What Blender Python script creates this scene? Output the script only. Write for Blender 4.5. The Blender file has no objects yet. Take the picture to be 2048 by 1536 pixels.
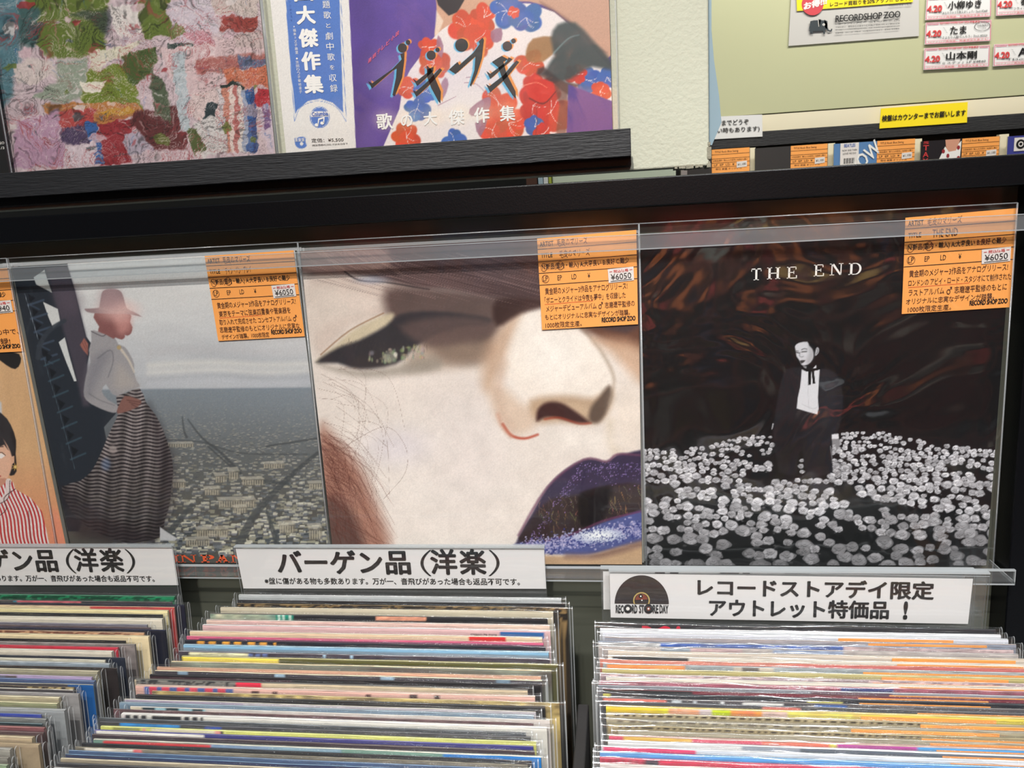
import bpy, math, random
import numpy as np
from mathutils import Vector, Matrix

# ------------------------------------------------------------------ camera, world, lights, exposure
SC = bpy.context.scene
COL = SC.collection
FPX = 1564.88                      # focal length in pixels of the 2048 x 1536 frame
CAM_LOC = (.2988, -.7204, .3221)
CAM_ROT = tuple(math.radians(a) for a in (79.09, 3.06, 7.59))
cam_d = bpy.data.cameras.new('camera')
cam_d.sensor_width = 36; cam_d.lens = 36 * FPX / 2048; cam_d.clip_start = .02
cam = bpy.data.objects.new('camera', cam_d); COL.objects.link(cam)
cam.location = CAM_LOC; cam.rotation_euler = CAM_ROT
SC.camera = cam
cam_d.dof.use_dof = True; cam_d.dof.focus_distance = .72; cam_d.dof.aperture_fstop = 22

world = bpy.data.worlds.new('world'); SC.world = world; world.use_nodes = True
bg = world.node_tree.nodes['Background']
bg.inputs[0].default_value = (.80, .90, 1, 1); bg.inputs[1].default_value = .20

def lamp(name, kind, loc, target, energy, color, size=.1, size_y=None, spot=None, blend=.6):
    d = bpy.data.lights.new(name, kind); d.energy = energy; d.color = color
    if kind == 'AREA':
        d.shape = 'RECTANGLE'; d.size = size; d.size_y = size_y or size
    else:
        d.shadow_soft_size = size
    if kind == 'SPOT':
        d.spot_size = math.radians(spot); d.spot_blend = blend
    o = bpy.data.objects.new(name, d); COL.objects.link(o); o.location = loc
    o.rotation_euler = (Vector(target) - Vector(loc)).to_track_quat('-Z', 'Y').to_euler()
    return o
lamp('ceiling_spotlight', 'SPOT', (.22, -1.3, 1.34), (.12, -.05, .1), 97, (1, .96, .905), .022, spot=62, blend=.8)
lamp('ceiling_spotlight', 'SPOT', (.72, -.95, 1.34), (.50, -.25, -.05), 42, (.98, .97, 1), .022, spot=50, blend=.7)
lamp('ceiling_tube_or_fill', 'AREA', (-.25, -.35, 1.36), (-.1, -.1, 0), 5, (.9, .96, 1), 1.2, .05)
lamp('ceiling_tube_or_fill', 'AREA', (.9, .42, 1.36), (.85, 1.0, .55), 17, (1, .96, .88), 1.2, .12)
lamp('ceiling_tube_or_fill', 'AREA', (.3, -1.75, 1.36), (.3, -2.4, .2), 85, (1, .93, .85), 1.6, .1)  # added fill: brightens the rear shelf that the sleeves mirror

lamp('ceiling_tube_or_fill', 'AREA', (.6, -1.7, 1.36), (.6, -1.8, -1), 22, (.86, .94, 1), 1.4, .1)  # added cool fill on the aisle floor, for bluish streaks in the sleeves
SC.view_settings.view_transform = 'Standard'; SC.view_settings.look = 'None'
SC.view_settings.exposure = 0; SC.view_settings.gamma = 1; SC.view_settings.use_curve_mapping = False
SC.cycles.transparent_max_bounces = 40; SC.cycles.max_bounces = 8; SC.cycles.diffuse_bounces = 3
SC.cycles.glossy_bounces = 4; SC.cycles.sample_clamp_indirect = 6; SC.cycles.caustics_reflective = False

random.seed(5); RNG = np.random.default_rng(5)

# ------------------------------------------------------------------ measuring helpers (photo pixel -> point on a plane of the scene)
def _rot(rx, ry, rz):
    cx, sx, cy, sy, cz, sz = math.cos(rx), math.sin(rx), math.cos(ry), math.sin(ry), math.cos(rz), math.sin(rz)
    Rx = np.array([[1, 0, 0], [0, cx, -sx], [0, sx, cx]]); Ry = np.array([[cy, 0, sy], [0, 1, 0], [-sy, 0, cy]])
    Rz = np.array([[cz, -sz, 0], [sz, cz, 0], [0, 0, 1]])
    return Rz @ Ry @ Rx
RM = _rot(*CAM_ROT); CC = np.array(CAM_LOC)
def Y(y): return (np.array([0, y, 0.]), np.array([0, 1., 0]))
def Z(z): return (np.array([0, 0, z]), np.array([0, 0, 1.]))
def U(px, py, pl):
    d = RM @ np.array([(px - 1024) / FPX, -(py - 768) / FPX, -1.])
    return CC + d * (np.dot(pl[0] - CC, pl[1]) / np.dot(d, pl[1]))
def P(w):
    q = (np.asarray(w) - CC) @ RM
    return np.stack([1024 + FPX * q[..., 0] / -q[..., 2], 768 - FPX * q[..., 1] / -q[..., 2]], -1)
def up_px(p, h):                     # the pixel h above p along the picture's vertical
    v = np.array([p[0] - 1360., p[1] - 7600.]); v /= np.linalg.norm(v)
    return (p[0] + v[0] * h, p[1] + v[1] * h)

# ------------------------------------------------------------------ materials
def lin(c):
    c = np.asarray(c, float) / 255.
    return np.where(c <= .04045, c / 12.92, ((c + .055) / 1.055) ** 2.4)
MATS = {}
def mat(name, rgb=(128, 128, 128), rough=.5, metal=0, spec=.5, noise=0, nscale=30, bump=0, bscale=200, stretch=None, coat=0, rough2=None):
    if name in MATS: return MATS[name]
    m = bpy.data.materials.new(name); m.use_nodes = True; nt = m.node_tree; N = nt.nodes; L = nt.links
    b = N['Principled BSDF']; c = lin(rgb)
    b.inputs['Base Color'].default_value = (*c, 1); b.inputs['Roughness'].default_value = rough
    b.inputs['Metallic'].default_value = metal; b.inputs['Specular IOR Level'].default_value = spec
    b.inputs['Coat Weight'].default_value = coat
    tc = N.new('ShaderNodeTexCoord'); mp = N.new('ShaderNodeMapping'); L.new(tc.outputs['Object'], mp.inputs[0])
    if stretch: mp.inputs['Scale'].default_value = stretch
    if noise:
        n = N.new('ShaderNodeTexNoise'); n.inputs['Scale'].default_value = nscale; n.inputs['Detail'].default_value = 5
        L.new(mp.outputs[0], n.inputs[0])
        r = N.new('ShaderNodeMapRange'); r.inputs[3].default_value = 1 - noise; r.inputs[4].default_value = 1 + noise
        L.new(n.outputs[0], r.inputs[0])
        mx = N.new('ShaderNodeVectorMath'); mx.operation = 'SCALE'; mx.inputs[0].default_value = tuple(c)
        L.new(r.outputs[0], mx.inputs['Scale']); L.new(mx.outputs[0], b.inputs['Base Color'])
    if bump:
        n = N.new('ShaderNodeTexNoise'); n.inputs['Scale'].default_value = bscale; n.inputs['Detail'].default_value = 3
        L.new(mp.outputs[0], n.inputs[0])
        bp = N.new('ShaderNodeBump'); bp.inputs['Strength'].default_value = bump; bp.inputs['Distance'].default_value = .001
        L.new(n.outputs[0], bp.inputs['Height']); L.new(bp.outputs[0], b.inputs['Normal'])
    MATS[name] = m; return m
def print_mat(name, rough=.45, coat=0, grain=0):
    if name in MATS: return MATS[name]
    m = bpy.data.materials.new(name); m.use_nodes = True; nt = m.node_tree; N = nt.nodes; L = nt.links
    b = N['Principled BSDF']; a = N.new('ShaderNodeAttribute'); a.attribute_name = 'Col'
    b.inputs['Roughness'].default_value = rough; b.inputs['Coat Weight'].default_value = coat
    b.inputs['Specular IOR Level'].default_value = .3
    out = a.outputs['Color']
    if grain:
        tc = N.new('ShaderNodeTexCoord'); n = N.new('ShaderNodeTexNoise'); n.inputs['Scale'].default_value = 900; n.inputs['Detail'].default_value = 2
        L.new(tc.outputs['Object'], n.inputs[0])
        r = N.new('ShaderNodeMapRange'); r.inputs[3].default_value = 1 - grain; r.inputs[4].default_value = 1 + grain; L.new(n.outputs[0], r.inputs[0])
        mx = N.new('ShaderNodeVectorMath'); mx.operation = 'SCALE'; L.new(out, mx.inputs[0]); L.new(r.outputs[0], mx.inputs['Scale']); out = mx.outputs[0]
    L.new(out, b.inputs['Base Color'])
    MATS[name] = m; return m
def clear_mat(name, tint=(1, 1, 1), rough=.06, haze=.02, bump=0, bscale=20, refl=.06, bdist=.004, bstretch=(1, 1, 1), trans_tint=None):
    """thin clear plastic: lets light straight through, reflects by Fresnel, a trace of haze"""
    if name in MATS: return MATS[name]
    m = bpy.data.materials.new(name); m.use_nodes = True; nt = m.node_tree; N = nt.nodes; L = nt.links
    N.remove(N['Principled BSDF']); out = N['Material Output']
    t = N.new('ShaderNodeBsdfTransparent'); t.inputs[0].default_value = (*(trans_tint or tint), 1)
    g = N.new('ShaderNodeBsdfGlossy'); g.inputs['Roughness'].default_value = rough
    d = N.new('ShaderNodeBsdfDiffuse'); d.inputs[0].default_value = (.8, .84, .86, 1)
    lw = N.new('ShaderNodeLayerWeight'); lw.inputs[0].default_value = .5
    pw = N.new('ShaderNodeMath'); pw.operation = 'POWER'; pw.inputs[1].default_value = 5; L.new(lw.outputs['Facing'], pw.inputs[0])
    fr = N.new('ShaderNodeMath'); fr.operation = 'MULTIPLY_ADD'; fr.inputs[1].default_value = .85; fr.inputs[2].default_value = refl
    L.new(pw.outputs[0], fr.inputs[0])
    a = N.new('ShaderNodeMixShader'); a.inputs[0].default_value = haze
    b = N.new('ShaderNodeMixShader')
    L.new(t.outputs[0], a.inputs[1]); L.new(d.outputs[0], a.inputs[2])
    L.new(fr.outputs[0], b.inputs[0]); L.new(a.outputs[0], b.inputs[1]); L.new(g.outputs[0], b.inputs[2])
    L.new(b.outputs[0], out.inputs[0])
    if bump:
        tc = N.new('ShaderNodeTexCoord'); mp = N.new('ShaderNodeMapping'); mp.inputs['Scale'].default_value = bstretch
        n = N.new('ShaderNodeTexNoise'); n.inputs['Scale'].default_value = bscale; n.inputs['Detail'].default_value = 2.5
        n.inputs['Distortion'].default_value = .6
        L.new(tc.outputs['Object'], mp.inputs[0]); L.new(mp.outputs[0], n.inputs[0])
        bp = N.new('ShaderNodeBump'); bp.inputs['Strength'].default_value = bump; bp.inputs['Distance'].default_value = bdist
        L.new(n.outputs[0], bp.inputs['Height']); L.new(bp.outputs[0], g.inputs['Normal'])
    MATS[name] = m; return m

BLACK_PAINT = mat('black_lacquered_wood', (7, 8, 11), .34, spec=.22, bump=.1, bscale=700)
BLACK_WOOD = mat('black_stained_wood', (22, 23, 26), .55, noise=.35, nscale=60, bump=.9, bscale=120, stretch=(.6, 8, 8))
DARK_BOARD = mat('glossy_dark_board', (86, 88, 78), .09, spec=.5)
DARK_PAINT = mat('grey_green_painted_board', (64, 64, 57), .5, noise=.06, nscale=15)
BEIGE = mat('beige_textured_board', (198, 199, 179), .75, noise=.03, nscale=40, bump=.8, bscale=260)
CHIP = mat('broken_board_edge', (150, 146, 128), .9, bump=1, bscale=400)
GREEN_BOARD = mat('pale_green_board', (188, 190, 152), .5, noise=.04, nscale=3)
CREAM = mat('cream_painted_wood', (232, 224, 196), .55, noise=.03, nscale=10)
PAPER = mat('white_paper', (224, 224, 223), .7)
PAPER2 = mat('grey_white_paper', (196, 194, 190), .7)
YELLOW = mat('yellow_paper', (250, 225, 20), .6)
ORANGE = mat('orange_card', (250, 166, 82), .65)
STICK = mat('price_sticker_white', (226, 220, 214), .6)
INK = mat('black_ink', (14, 13, 13), .5)
PEN = mat('brown_pen_ink', (70, 34, 18), .5)
REDINK = mat('red_ink', (205, 60, 60), .5)
PINKINK = mat('pink_ink', (222, 96, 130), .5)
WHITEINK = mat('white_ink', (236, 234, 228), .5)
BLUEINK = mat('blue_ink', (70, 108, 184), .5)
GOLD = mat('gold_ink', (190, 165, 95), .5)
ORINK = mat('orange_red_ink', (226, 92, 52), .5)
SLEEVE = clear_mat('thin_clear_sleeve', haze=.006, rough=.07, bump=.35, bscale=14, bdist=.004)
SLEEVE_DARK = clear_mat('thin_wrinkled_clear_sleeve', haze=.003, rough=.10, bump=1, bscale=9, bdist=.014, refl=.12)
BINSLEEVE = clear_mat('bin_clear_sleeve', haze=.012, rough=.09, bump=.8, bscale=60, bdist=.0012, bstretch=(.35, 1, 1))
SEAM = clear_mat('sleeve_seam', haze=.22, rough=.2)
ACRYL = clear_mat('clear_acrylic', haze=.03, rough=.05)
BAND = clear_mat('hazy_clear_acrylic', haze=.075, rough=.10, trans_tint=(.93, .95, .96))
ACRYL_EDGE = clear_mat('acrylic_cut_edge', haze=.42, rough=.2, tint=(.62, .66, .66))
PRINT = print_mat('printed_cover', .4, .15, .10)
JACKET = print_mat('printed_jacket', .45, .1, .08)
SPINE = mat('jacket_board', (150, 150, 142), .6, noise=.2, nscale=80)

# ------------------------------------------------------------------ object helpers
def tag(o, label=None, cat=None, group=None, kind=None):
    if label: o['label'] = label
    if cat: o['category'] = cat
    if group: o['group'] = group
    if kind: o['kind'] = kind
    return o
def thing(name, loc, label=None, cat=None, group=None, kind=None, rot=(0, 0, 0)):
    o = bpy.data.objects.new(name, None); COL.objects.link(o); o.location = loc; o.rotation_euler = rot
    o.empty_display_size = .02
    return tag(o, label, cat, group, kind)
class MB:
    """collects geometry in world coordinates; build() links ONE mesh object"""
    def __init__(s): s.v = []; s.f = []; s.m = []; s.mats = []; s.cols = None
    def mi(s, m):
        if m not in s.mats: s.mats.append(m)
        return s.mats.index(m)
    def face(s, pts, m):
        i = len(s.v); s.v += [tuple(map(float, p)) for p in pts]; s.f.append(tuple(range(i, i + len(pts)))); s.m.append(s.mi(m))
    def mesh(s, vs, fs, m):
        i = len(s.v); s.v += [tuple(map(float, p)) for p in vs]; k = s.mi(m)
        for f in fs: s.f.append(tuple(i + j for j in f)); s.m.append(k)
    def box(s, a, b, m):
        x0, y0, z0 = a; x1, y1, z1 = b
        s.mesh([(x0, y0, z0), (x1, y0, z0), (x1, y1, z0), (x0, y1, z0), (x0, y0, z1), (x1, y0, z1), (x1, y1, z1), (x0, y1, z1)],
               [(0, 3, 2, 1), (4, 5, 6, 7), (0, 1, 5, 4), (1, 2, 6, 5), (2, 3, 7, 6), (3, 0, 4, 7)], m)
    def slab(s, quad, th, m, mside=None, back=(0, 1, 0)):
        """quad = TL,TR,BR,BL front corners, extruded th backwards"""
        q = [np.asarray(p, float) for p in quad]; bk = np.asarray(back, float) * th
        r = [p + bk for p in q]
        s.mesh(q, [(3, 2, 1, 0)], m); ms = mside or m
        s.mesh(q + r, [(0, 1, 5, 4), (1, 2, 6, 5), (2, 3, 7, 6), (3, 0, 4, 7)], ms); s.mesh(r, [(0, 1, 2, 3)], m if mside is ACRYL_EDGE else ms)
    def build(s, name, parent=None, smooth=False, bevel=0, under=None, **kw):
        me = bpy.data.meshes.new(name); off = np.array(parent.location) if parent else np.zeros(3)
        if parent and parent.rotation_euler.x: off = np.zeros(3)     # leaning records are built in local axes
        v = np.array(s.v) - off
        org = np.zeros(3)
        if not parent:
            org = (v.min(0) + v.max(0)) / 2; org[2] = v[:, 2].min(); v = v - org
        me.from_pydata(v.tolist(), [], s.f)
        for m in s.mats: me.materials.append(m)
        me.polygons.foreach_set('material_index', s.m)
        if smooth: me.polygons.foreach_set('use_smooth', [True] * len(s.f))
        o = bpy.data.objects.new(name, me); COL.objects.link(o)
        if parent: o.parent = under or parent     # parts sit at their root's origin
        else: o.location = org
        if bevel:
            b = o.modifiers.new('bevel', 'BEVEL'); b.width = bevel; b.segments = 2; b.limit_method = 'ANGLE'
        return tag(o, **kw)

# ---- lettering
_tc = bpy.data.curves.new('text', 'FONT'); _to = bpy.data.objects.new('text', _tc); COL.objects.link(_to)
_tc.resolution_u = 2
_cache = {}
def glyphs(s, bold=0.0, tight=1.0):
    k = (s, bold, tight)
    if k in _cache: return _cache[k]
    _tc.body = s; _tc.offset = bold; _tc.space_character = tight
    dg = bpy.context.evaluated_depsgraph_get(); dg.update()
    e = _to.evaluated_get(dg); me = e.to_mesh()
    n = len(me.vertices); v = np.zeros(n * 3); me.vertices.foreach_get('co', v); v = v.reshape(-1, 3)[:, :2]
    f = [tuple(p.vertices) for p in me.polygons]
    e.to_mesh_clear(); _cache[k] = (v, f); return _cache[k]
def text(mb, s, LL, LR, UL, m, bold=0.0, tight=1.0, jit=0):
    """lettering whose bounding box goes from world point LL to LR along its foot and to UL at its top"""
    strike = bold if bold > .012 else 0
    v, f = glyphs(s, 0 if strike else bold, tight)
    if len(v) == 0: return
    a = v.min(0); b = v.max(0); t = (v - a) / (b - a)
    if jit: t[:, 1] += jit * np.sin(t[:, 0] * 37 + len(s)) * .5
    LL, LR, UL = (np.asarray(p, float) for p in (LL, LR, UL))
    w = LL + t[:, :1] * (LR - LL) + t[:, 1:] * (UL - LL)
    mb.mesh(w, f, m)
    if strike:                           # heavier weight: the glyphs struck again a hair to each side
        nch = max(1, (b - a)[0] / .98); r = strike * (LR - LL) / nch; g = strike * (UL - LL) * .8 / max(1., 1.)
        nn = np.cross(LR - LL, UL - LL); nn = nn / (np.linalg.norm(nn) + 1e-12)
        for k in range(6): mb.mesh(w + r * math.cos(k * math.pi / 3) + g * math.sin(k * math.pi / 3) + nn * (k + 1) * 2e-5, f, m)
def ptext(mb, s, ll, lr, h, pl, m, bold=0.0, tight=1.0, ul=None, jit=0):
    """the same from photo measurements on plane pl: foot from ll to lr, h pixels high"""
    text(mb, s, U(*ll, pl), U(*lr, pl), U(*(ul or up_px(ll, h)), pl), m, bold, tight, jit)

class Frame:
    """u,v (0..1, v downwards) on a quad TL,TR,BR,BL, lifted towards the viewer by d"""
    def __init__(s, quad, n=(0, -1, 0)): s.q = [np.asarray(p, float) for p in quad]; s.n = np.asarray(n, float)
    def __call__(s, u, v, d=0):
        a, b, c, e = s.q
        return (a * (1 - u) + b * u) * (1 - v) + (e * (1 - u) + c * u) * v + s.n * d
    def rect(s, mb, u0, v0, u1, v1, m, d=.0003): mb.face([s(u0, v1, d), s(u1, v1, d), s(u1, v0, d), s(u0, v0, d)], m)
    def text(s, mb, t, u0, u1, v0, v1, m, d=.0004, bold=0, tight=1, jit=0, vr=None):
        dv = (vr or 0); text(mb, t, s(u0, v1, d), s(u1, v1 + dv, d), s(u0, v0, d), m, bold, tight, jit)
    def line(s, mb, u0, v0, u1, v1, w, m, d=.00035): mb.face([s(u0, v0 + w / 2, d), s(u1, v1 + w / 2, d), s(u1, v1 - w / 2, d), s(u0, v0 - w / 2, d)], m)
    def ring(s, mb, u, v, ru, rv, w, m, d=.0005, n=22, fill=False, a0=0, a1=2 * math.pi):
        for k in range(n):
            a = a0 + (a1 - a0) * k / n; b = a0 + (a1 - a0) * (k + 1) / n
            if fill: mb.face([s(u, v, d), s(u + ru * math.cos(b), v + rv * math.sin(b), d), s(u + ru * math.cos(a), v + rv * math.sin(a), d)], m)
            else:
                mb.face([s(u + ru * math.cos(a), v + rv * math.sin(a), d), s(u + ru * math.cos(b), v + rv * math.sin(b), d),
                         s(u + ru * (1 - w) * math.cos(b), v + rv * (1 - w) * math.sin(b), d), s(u + ru * (1 - w) * math.cos(a), v + rv * (1 - w) * math.sin(a), d)], m)
def quadpx(ps, pl): return [U(*p, pl) for p in ps]

# ---- painted prints: a fine grid with one colour per vertex
def vnoise(x, y, seed=0):
    xi = np.floor(x).astype(np.int64); yi = np.floor(y).astype(np.int64); fx = x - xi; fy = y - yi
    fx = fx * fx * (3 - 2 * fx); fy = fy * fy * (3 - 2 * fy)
    def h(a, b):
        n = (a * 374761393 + b * 668265263 + seed * 974711) & 0x7fffffff
        n = ((n ^ (n >> 13)) * 1274126177) & 0x7fffffff
        return ((n ^ (n >> 16)) & 0xffff) / 65535.
    return (h(xi, yi) * (1 - fx) + h(xi + 1, yi) * fx) * (1 - fy) + (h(xi, yi + 1) * (1 - fx) + h(xi + 1, yi + 1) * fx) * fy
def fbm(x, y, seed=0, o=3):
    r = 0; a = .5
    for k in range(o): r = r + a * vnoise(x * 2 ** k, y * 2 ** k, seed + k * 17); a *= .5
    return r / (1 - .5 ** o)
def smooth_loop(p, n=3, closed=True):
    p = np.asarray(p, float); N = len(p); out = []
    for i in range(N if closed else N - 1):
        if closed: a, b, c, d = p[(i - 1) % N], p[i], p[(i + 1) % N], p[(i + 2) % N]
        else: a, b, c, d = p[max(i - 1, 0)], p[i], p[i + 1], p[min(i + 2, N - 1)]
        for k in range(n):
            t = k / n
            out.append(.5 * (2 * b + (c - a) * t + (2 * a - 5 * b + 4 * c - d) * t * t + (3 * b - a - 3 * c + d) * t ** 3))
    if not closed: out.append(p[-1])
    return np.array(out)
class Art:
    def __init__(s, quad_px, pl, crop, nx, ny, base, warp=None):
        q = quadpx(quad_px, pl); s.q = q
        for c_ in q:
            if c_[2] < .1: c_[2] = max(c_[2], -.0004)      # the foot stands on the clear ledge
        u = np.linspace(0, 1, nx)[None, :, None]; v = np.linspace(0, 1, ny)[:, None, None]
        s.W = (q[0] * (1 - u) + q[1] * u) * (1 - v) + (q[3] * (1 - u) + q[2] * u) * v
        px = P(s.W); s.X = (px[..., 0] - crop[0]) * crop[2]; s.Y = (px[..., 1] - crop[1]) * crop[2]
        if warp:
            a, sc = warp
            dx = (fbm(s.X / sc, s.Y / sc, 3) - .5) * a; dy = (fbm(s.X / sc, s.Y / sc, 31) - .5) * a
            s.X = s.X + dx; s.Y = s.Y + dy
        s.C = np.zeros((ny, nx, 3)) + np.asarray(base, float)
        s.lim()
    def lim(s): s.x0 = s.X.min(0); s.x1 = s.X.max(0); s.y0 = s.Y.min(1); s.y1 = s.Y.max(1)
    def sub(s, a, b, c, d):
        r = np.flatnonzero((s.y1 >= b) & (s.y0 <= d)); k = np.flatnonzero((s.x1 >= a) & (s.x0 <= c))
        if len(r) == 0 or len(k) == 0: return None
        return slice(r[0], r[-1] + 1), slice(k[0], k[-1] + 1)
    def mix(s, sl, cov, col):
        col = np.asarray(col, float) if not callable(col) else col(s.X[sl], s.Y[sl])
        s.C[sl] += (col - s.C[sl]) * cov[..., None]
    def poly(s, pts, col, f=1.5, a=1., sm=0, only=False):
        p = smooth_loop(pts, sm) if sm else np.asarray(pts, float)
        mn = p.min(0) - f; mx = p.max(0) + f; sl = s.sub(mn[0], mn[1], mx[0], mx[1])
        if sl is None: return
        x = s.X[sl]; y = s.Y[sl]; ins = np.zeros(x.shape, bool); d2 = np.full(x.shape, 1e9)
        for i in range(len(p)):
            ax, ay = p[i]; bx, by = p[(i + 1) % len(p)]
            if ay != by:
                c = ((ay > y) != (by > y)) & (x < (bx - ax) * (y - ay) / (by - ay) + ax); ins ^= c
            ex, ey = bx - ax, by - ay; L = ex * ex + ey * ey + 1e-9
            t = np.clip(((x - ax) * ex + (y - ay) * ey) / L, 0, 1)
            d2 = np.minimum(d2, (x - ax - t * ex) ** 2 + (y - ay - t * ey) ** 2)
        d = np.sqrt(d2); sd = np.where(ins, d, -d); t = np.clip(.5 + sd / (2 * f), 0, 1); cov = t * t * (3 - 2 * t) * a
        if only: return sl, cov
        s.mix(sl, cov, col)
    def ell(s, cx, cy, rx, ry, col, f=.3, a=1., rot=0):
        R = max(rx, ry) * (1 + f); sl = s.sub(cx - R, cy - R, cx + R, cy + R)
        if sl is None: return
        x = s.X[sl] - cx; y = s.Y[sl] - cy; c, n = math.cos(rot), math.sin(rot)
        r = np.sqrt(((x * c + y * n) / rx) ** 2 + ((-x * n + y * c) / ry) ** 2)
        t = np.clip(.5 + (1 - r) / (2 * f), 0, 1); s.mix(sl, t * t * (3 - 2 * t) * a, col)
    def stroke(s, pts, w0, w1, col, f=1.2, a=1., sm=4):
        p = smooth_loop(pts, sm, False) if sm and len(pts) > 2 else np.asarray(pts, float)
        W = max(w0, w1) + f; mn = p.min(0) - W; mx = p.max(0) + W; sl = s.sub(mn[0], mn[1], mx[0], mx[1])
        if sl is None: return
        x = s.X[sl]; y = s.Y[sl]; best = np.full(x.shape, -1e9); n = len(p) - 1
        for i in range(n):
            ax, ay = p[i]; bx, by = p[i + 1]; ex, ey = bx - ax, by - ay; L = ex * ex + ey * ey + 1e-9
            t = np.clip(((x - ax) * ex + (y - ay) * ey) / L, 0, 1)
            w = w0 + (w1 - w0) * (i + t) / n
            best = np.maximum(best, w / 2 - np.sqrt((x - ax - t * ex) ** 2 + (y - ay - t * ey) ** 2))
        s.mix(sl, np.clip(.5 + best / f, 0, 1) * a, col)
    def grain(s, amp, sc, seed=1, sy=None):
        s.C *= (1 + amp * 2 * (fbm(s.X / sc, s.Y / (sy or sc), seed) - .5))[..., None]
    def mesh(s, name, parent, m, lift=0):
        ny, nx = s.X.shape; me = bpy.data.meshes.new(name)
        v = s.W.reshape(-1, 3) - np.array(parent.location) + np.array([0, -lift, 0])
        i = np.arange(ny * nx).reshape(ny, nx)
        f = np.stack([i[1:, :-1], i[1:, 1:], i[:-1, 1:], i[:-1, :-1]], -1).reshape(-1, 4)
        me.vertices.add(len(v)); me.vertices.foreach_set('co', v.ravel())
        me.loops.add(f.size); me.loops.foreach_set('vertex_index', f.ravel())
        me.polygons.add(len(f)); me.polygons.foreach_set('loop_start', np.arange(0, f.size, 4))
        me.update(calc_edges=True)
        at = me.color_attributes.new('Col', 'FLOAT_COLOR', 'POINT')
        c = np.ones((ny * nx, 4)); c[:, :3] = np.clip(lin(np.clip(s.C, 0, 255)), 0, .9).reshape(-1, 3)
        at.data.foreach_set('color', c.ravel())
        me.materials.append(m); o = bpy.data.objects.new(name, me); COL.objects.link(o); o.parent = parent
        return o

# ------------------------------------------------------------------ the setting
def struct(name, mb, **kw): return tag(mb.build(name, **kw), kind='structure')
b = MB(); b.box((-3, -3, -1.12), (4, 2.6, -1.08), mat('shop_floor', (176, 184, 192), .4, noise=.1, nscale=4)); struct('floor', b)
b = MB(); b.box((-3, -3, 1.42), (4, 2.6, 1.46), mat('shop_ceiling', (70, 72, 74), .8)); struct('ceiling', b)
b = MB(); b.box((-3, -3.04, -1.08), (4, -3, 1.42), mat('dark_red_wall', (52, 34, 30), .6)); struct('wall_rear', b)
b = MB(); b.box((-3, 2.6, -1.08), (4, 2.64, 1.42), mat('far_wall_paint', (60, 58, 54), .8)); struct('wall_front', b)

# ------------------------------------------------------------------ lower display rack
rack = thing('display_rack', (.16, .02, -.34), 'black-framed record display rack with a dark glossy back board', 'display rack')
b = MB(); b.box((-.95, .018, -.34), (.640, .024, .362), DARK_BOARD); b.build('back_board', rack)
b = MB()
zt = U(1000, 373, Y(-.012))[2]; zb = U(1000, 430, Y(-.012))[2]
b.box((-1.0, -.012, zb), (.70, .032, zt), BLACK_PAINT); b.build('top_rail', rack, bevel=.0012)
b = MB(); b.box((.6375, -.012, -.34), (.70, .032, zb - .0002), BLACK_PAINT); b.build('right_post', rack, bevel=.001)
b = MB()
zl0 = U(1150, 1163, Y(-.030))[2]
b.box((-.95, -.030, zl0), (.6340, .0178, zl0 + .003), ACRYL); b.box((-.95, -.030, zl0 + .003), (.6340, -.0275, zl0 + .014), ACRYL)
b.box((-.95, -.0302, zl0), (.6341, -.0298, zl0 + .0012), ACRYL_EDGE); b.box((-.95, -.0301, zl0 + .0128), (.6341, -.0274, zl0 + .0142), ACRYL_EDGE)
b.box((.6338, -.030, zl0), (.6346, .0178, zl0 + .003), ACRYL_EDGE); b.box((.6338, -.030, zl0), (.6346, -.0275, zl0 + .014), ACRYL_EDGE)
b.build('clear_ledge', rack, label='clear acrylic ledge with a raised lip')
YB = -.0095
q = quadpx([(-150, 543), (2046, 430), (2042, 459), (-150, 571)], Y(YB))
zt_, zb_ = (q[0][2] + q[1][2]) / 2, (q[2][2] + q[3][2]) / 2
b = MB(); b.box((-.95, YB, zb_), (.6372, YB + .0012, zt_), BAND)
b.box((-.95, YB - .0065, zb_ - .0004), (.6372, YB, zb_ + .0006), clear_mat('acrylic_lip', haze=.30, rough=.15, trans_tint=(.60, .62, .62)))  # tinted lip, shaped to throw the shadow band under the strip
b.box((-.95, YB - .0003, zt_ - .0004), (.6372, YB + .0014, zt_ + .0002), ACRYL_EDGE)
b.build('clear_retaining_strip', rack, label='clear acrylic strip across the tops of the records')

# ------------------------------------------------------------------ upper display: beige panel, black ledge
upper = thing('upper_display', (.0, .04, .37), 'beige textured display panel with a black wooden record ledge', 'display panel')
b = MB(); b.box((-1.0, .040, .3735), (.3830, .062, .95), BEIGE); b.build('beige_panel', upper, bevel=.0015)
b = MB()
rr = random.Random(3)
for k in range(26):                     # broken lower right corner of the panel
    x = .3830 - rr.random() * .03 if k < 14 else .3830; z = .3735 if k < 14 else .3735 + rr.random() * .02
    s = .0006 + rr.random() * .0014
    b.box((x - s, .040 - s * .4, z - s), (x + s, .062, z + s), CHIP)
b.build('chipped_corner', upper)
zlt = U(1262, 256, Y(0))[2]; zlm = U(1262, 312, Y(0))[2]; zlb = U(1262, 330, Y(.012))[2]; xr = U(1262, 290, Y(0))[0]
b = MB(); b.box((-1.0, 0, zlm), (xr, .012, zlt), BLACK_WOOD); b.build('ledge_front_board', upper, bevel=.0006, label='black-stained board with visible wood grain')
b = MB(); b.box((-1.0, .0125, zlb), (xr, .0395, zlb + .012), BLACK_PAINT); b.build('ledge_shelf', upper)
b = MB(); b.box((-1.0, .0125, zlb - .012), (-.42, .05, zlb - .0005), BLACK_PAINT); b.box((-.95, .0405, -1.08), (-.90, .062, .373), BLACK_PAINT)
b.build('support_bracket', upper)
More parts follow.
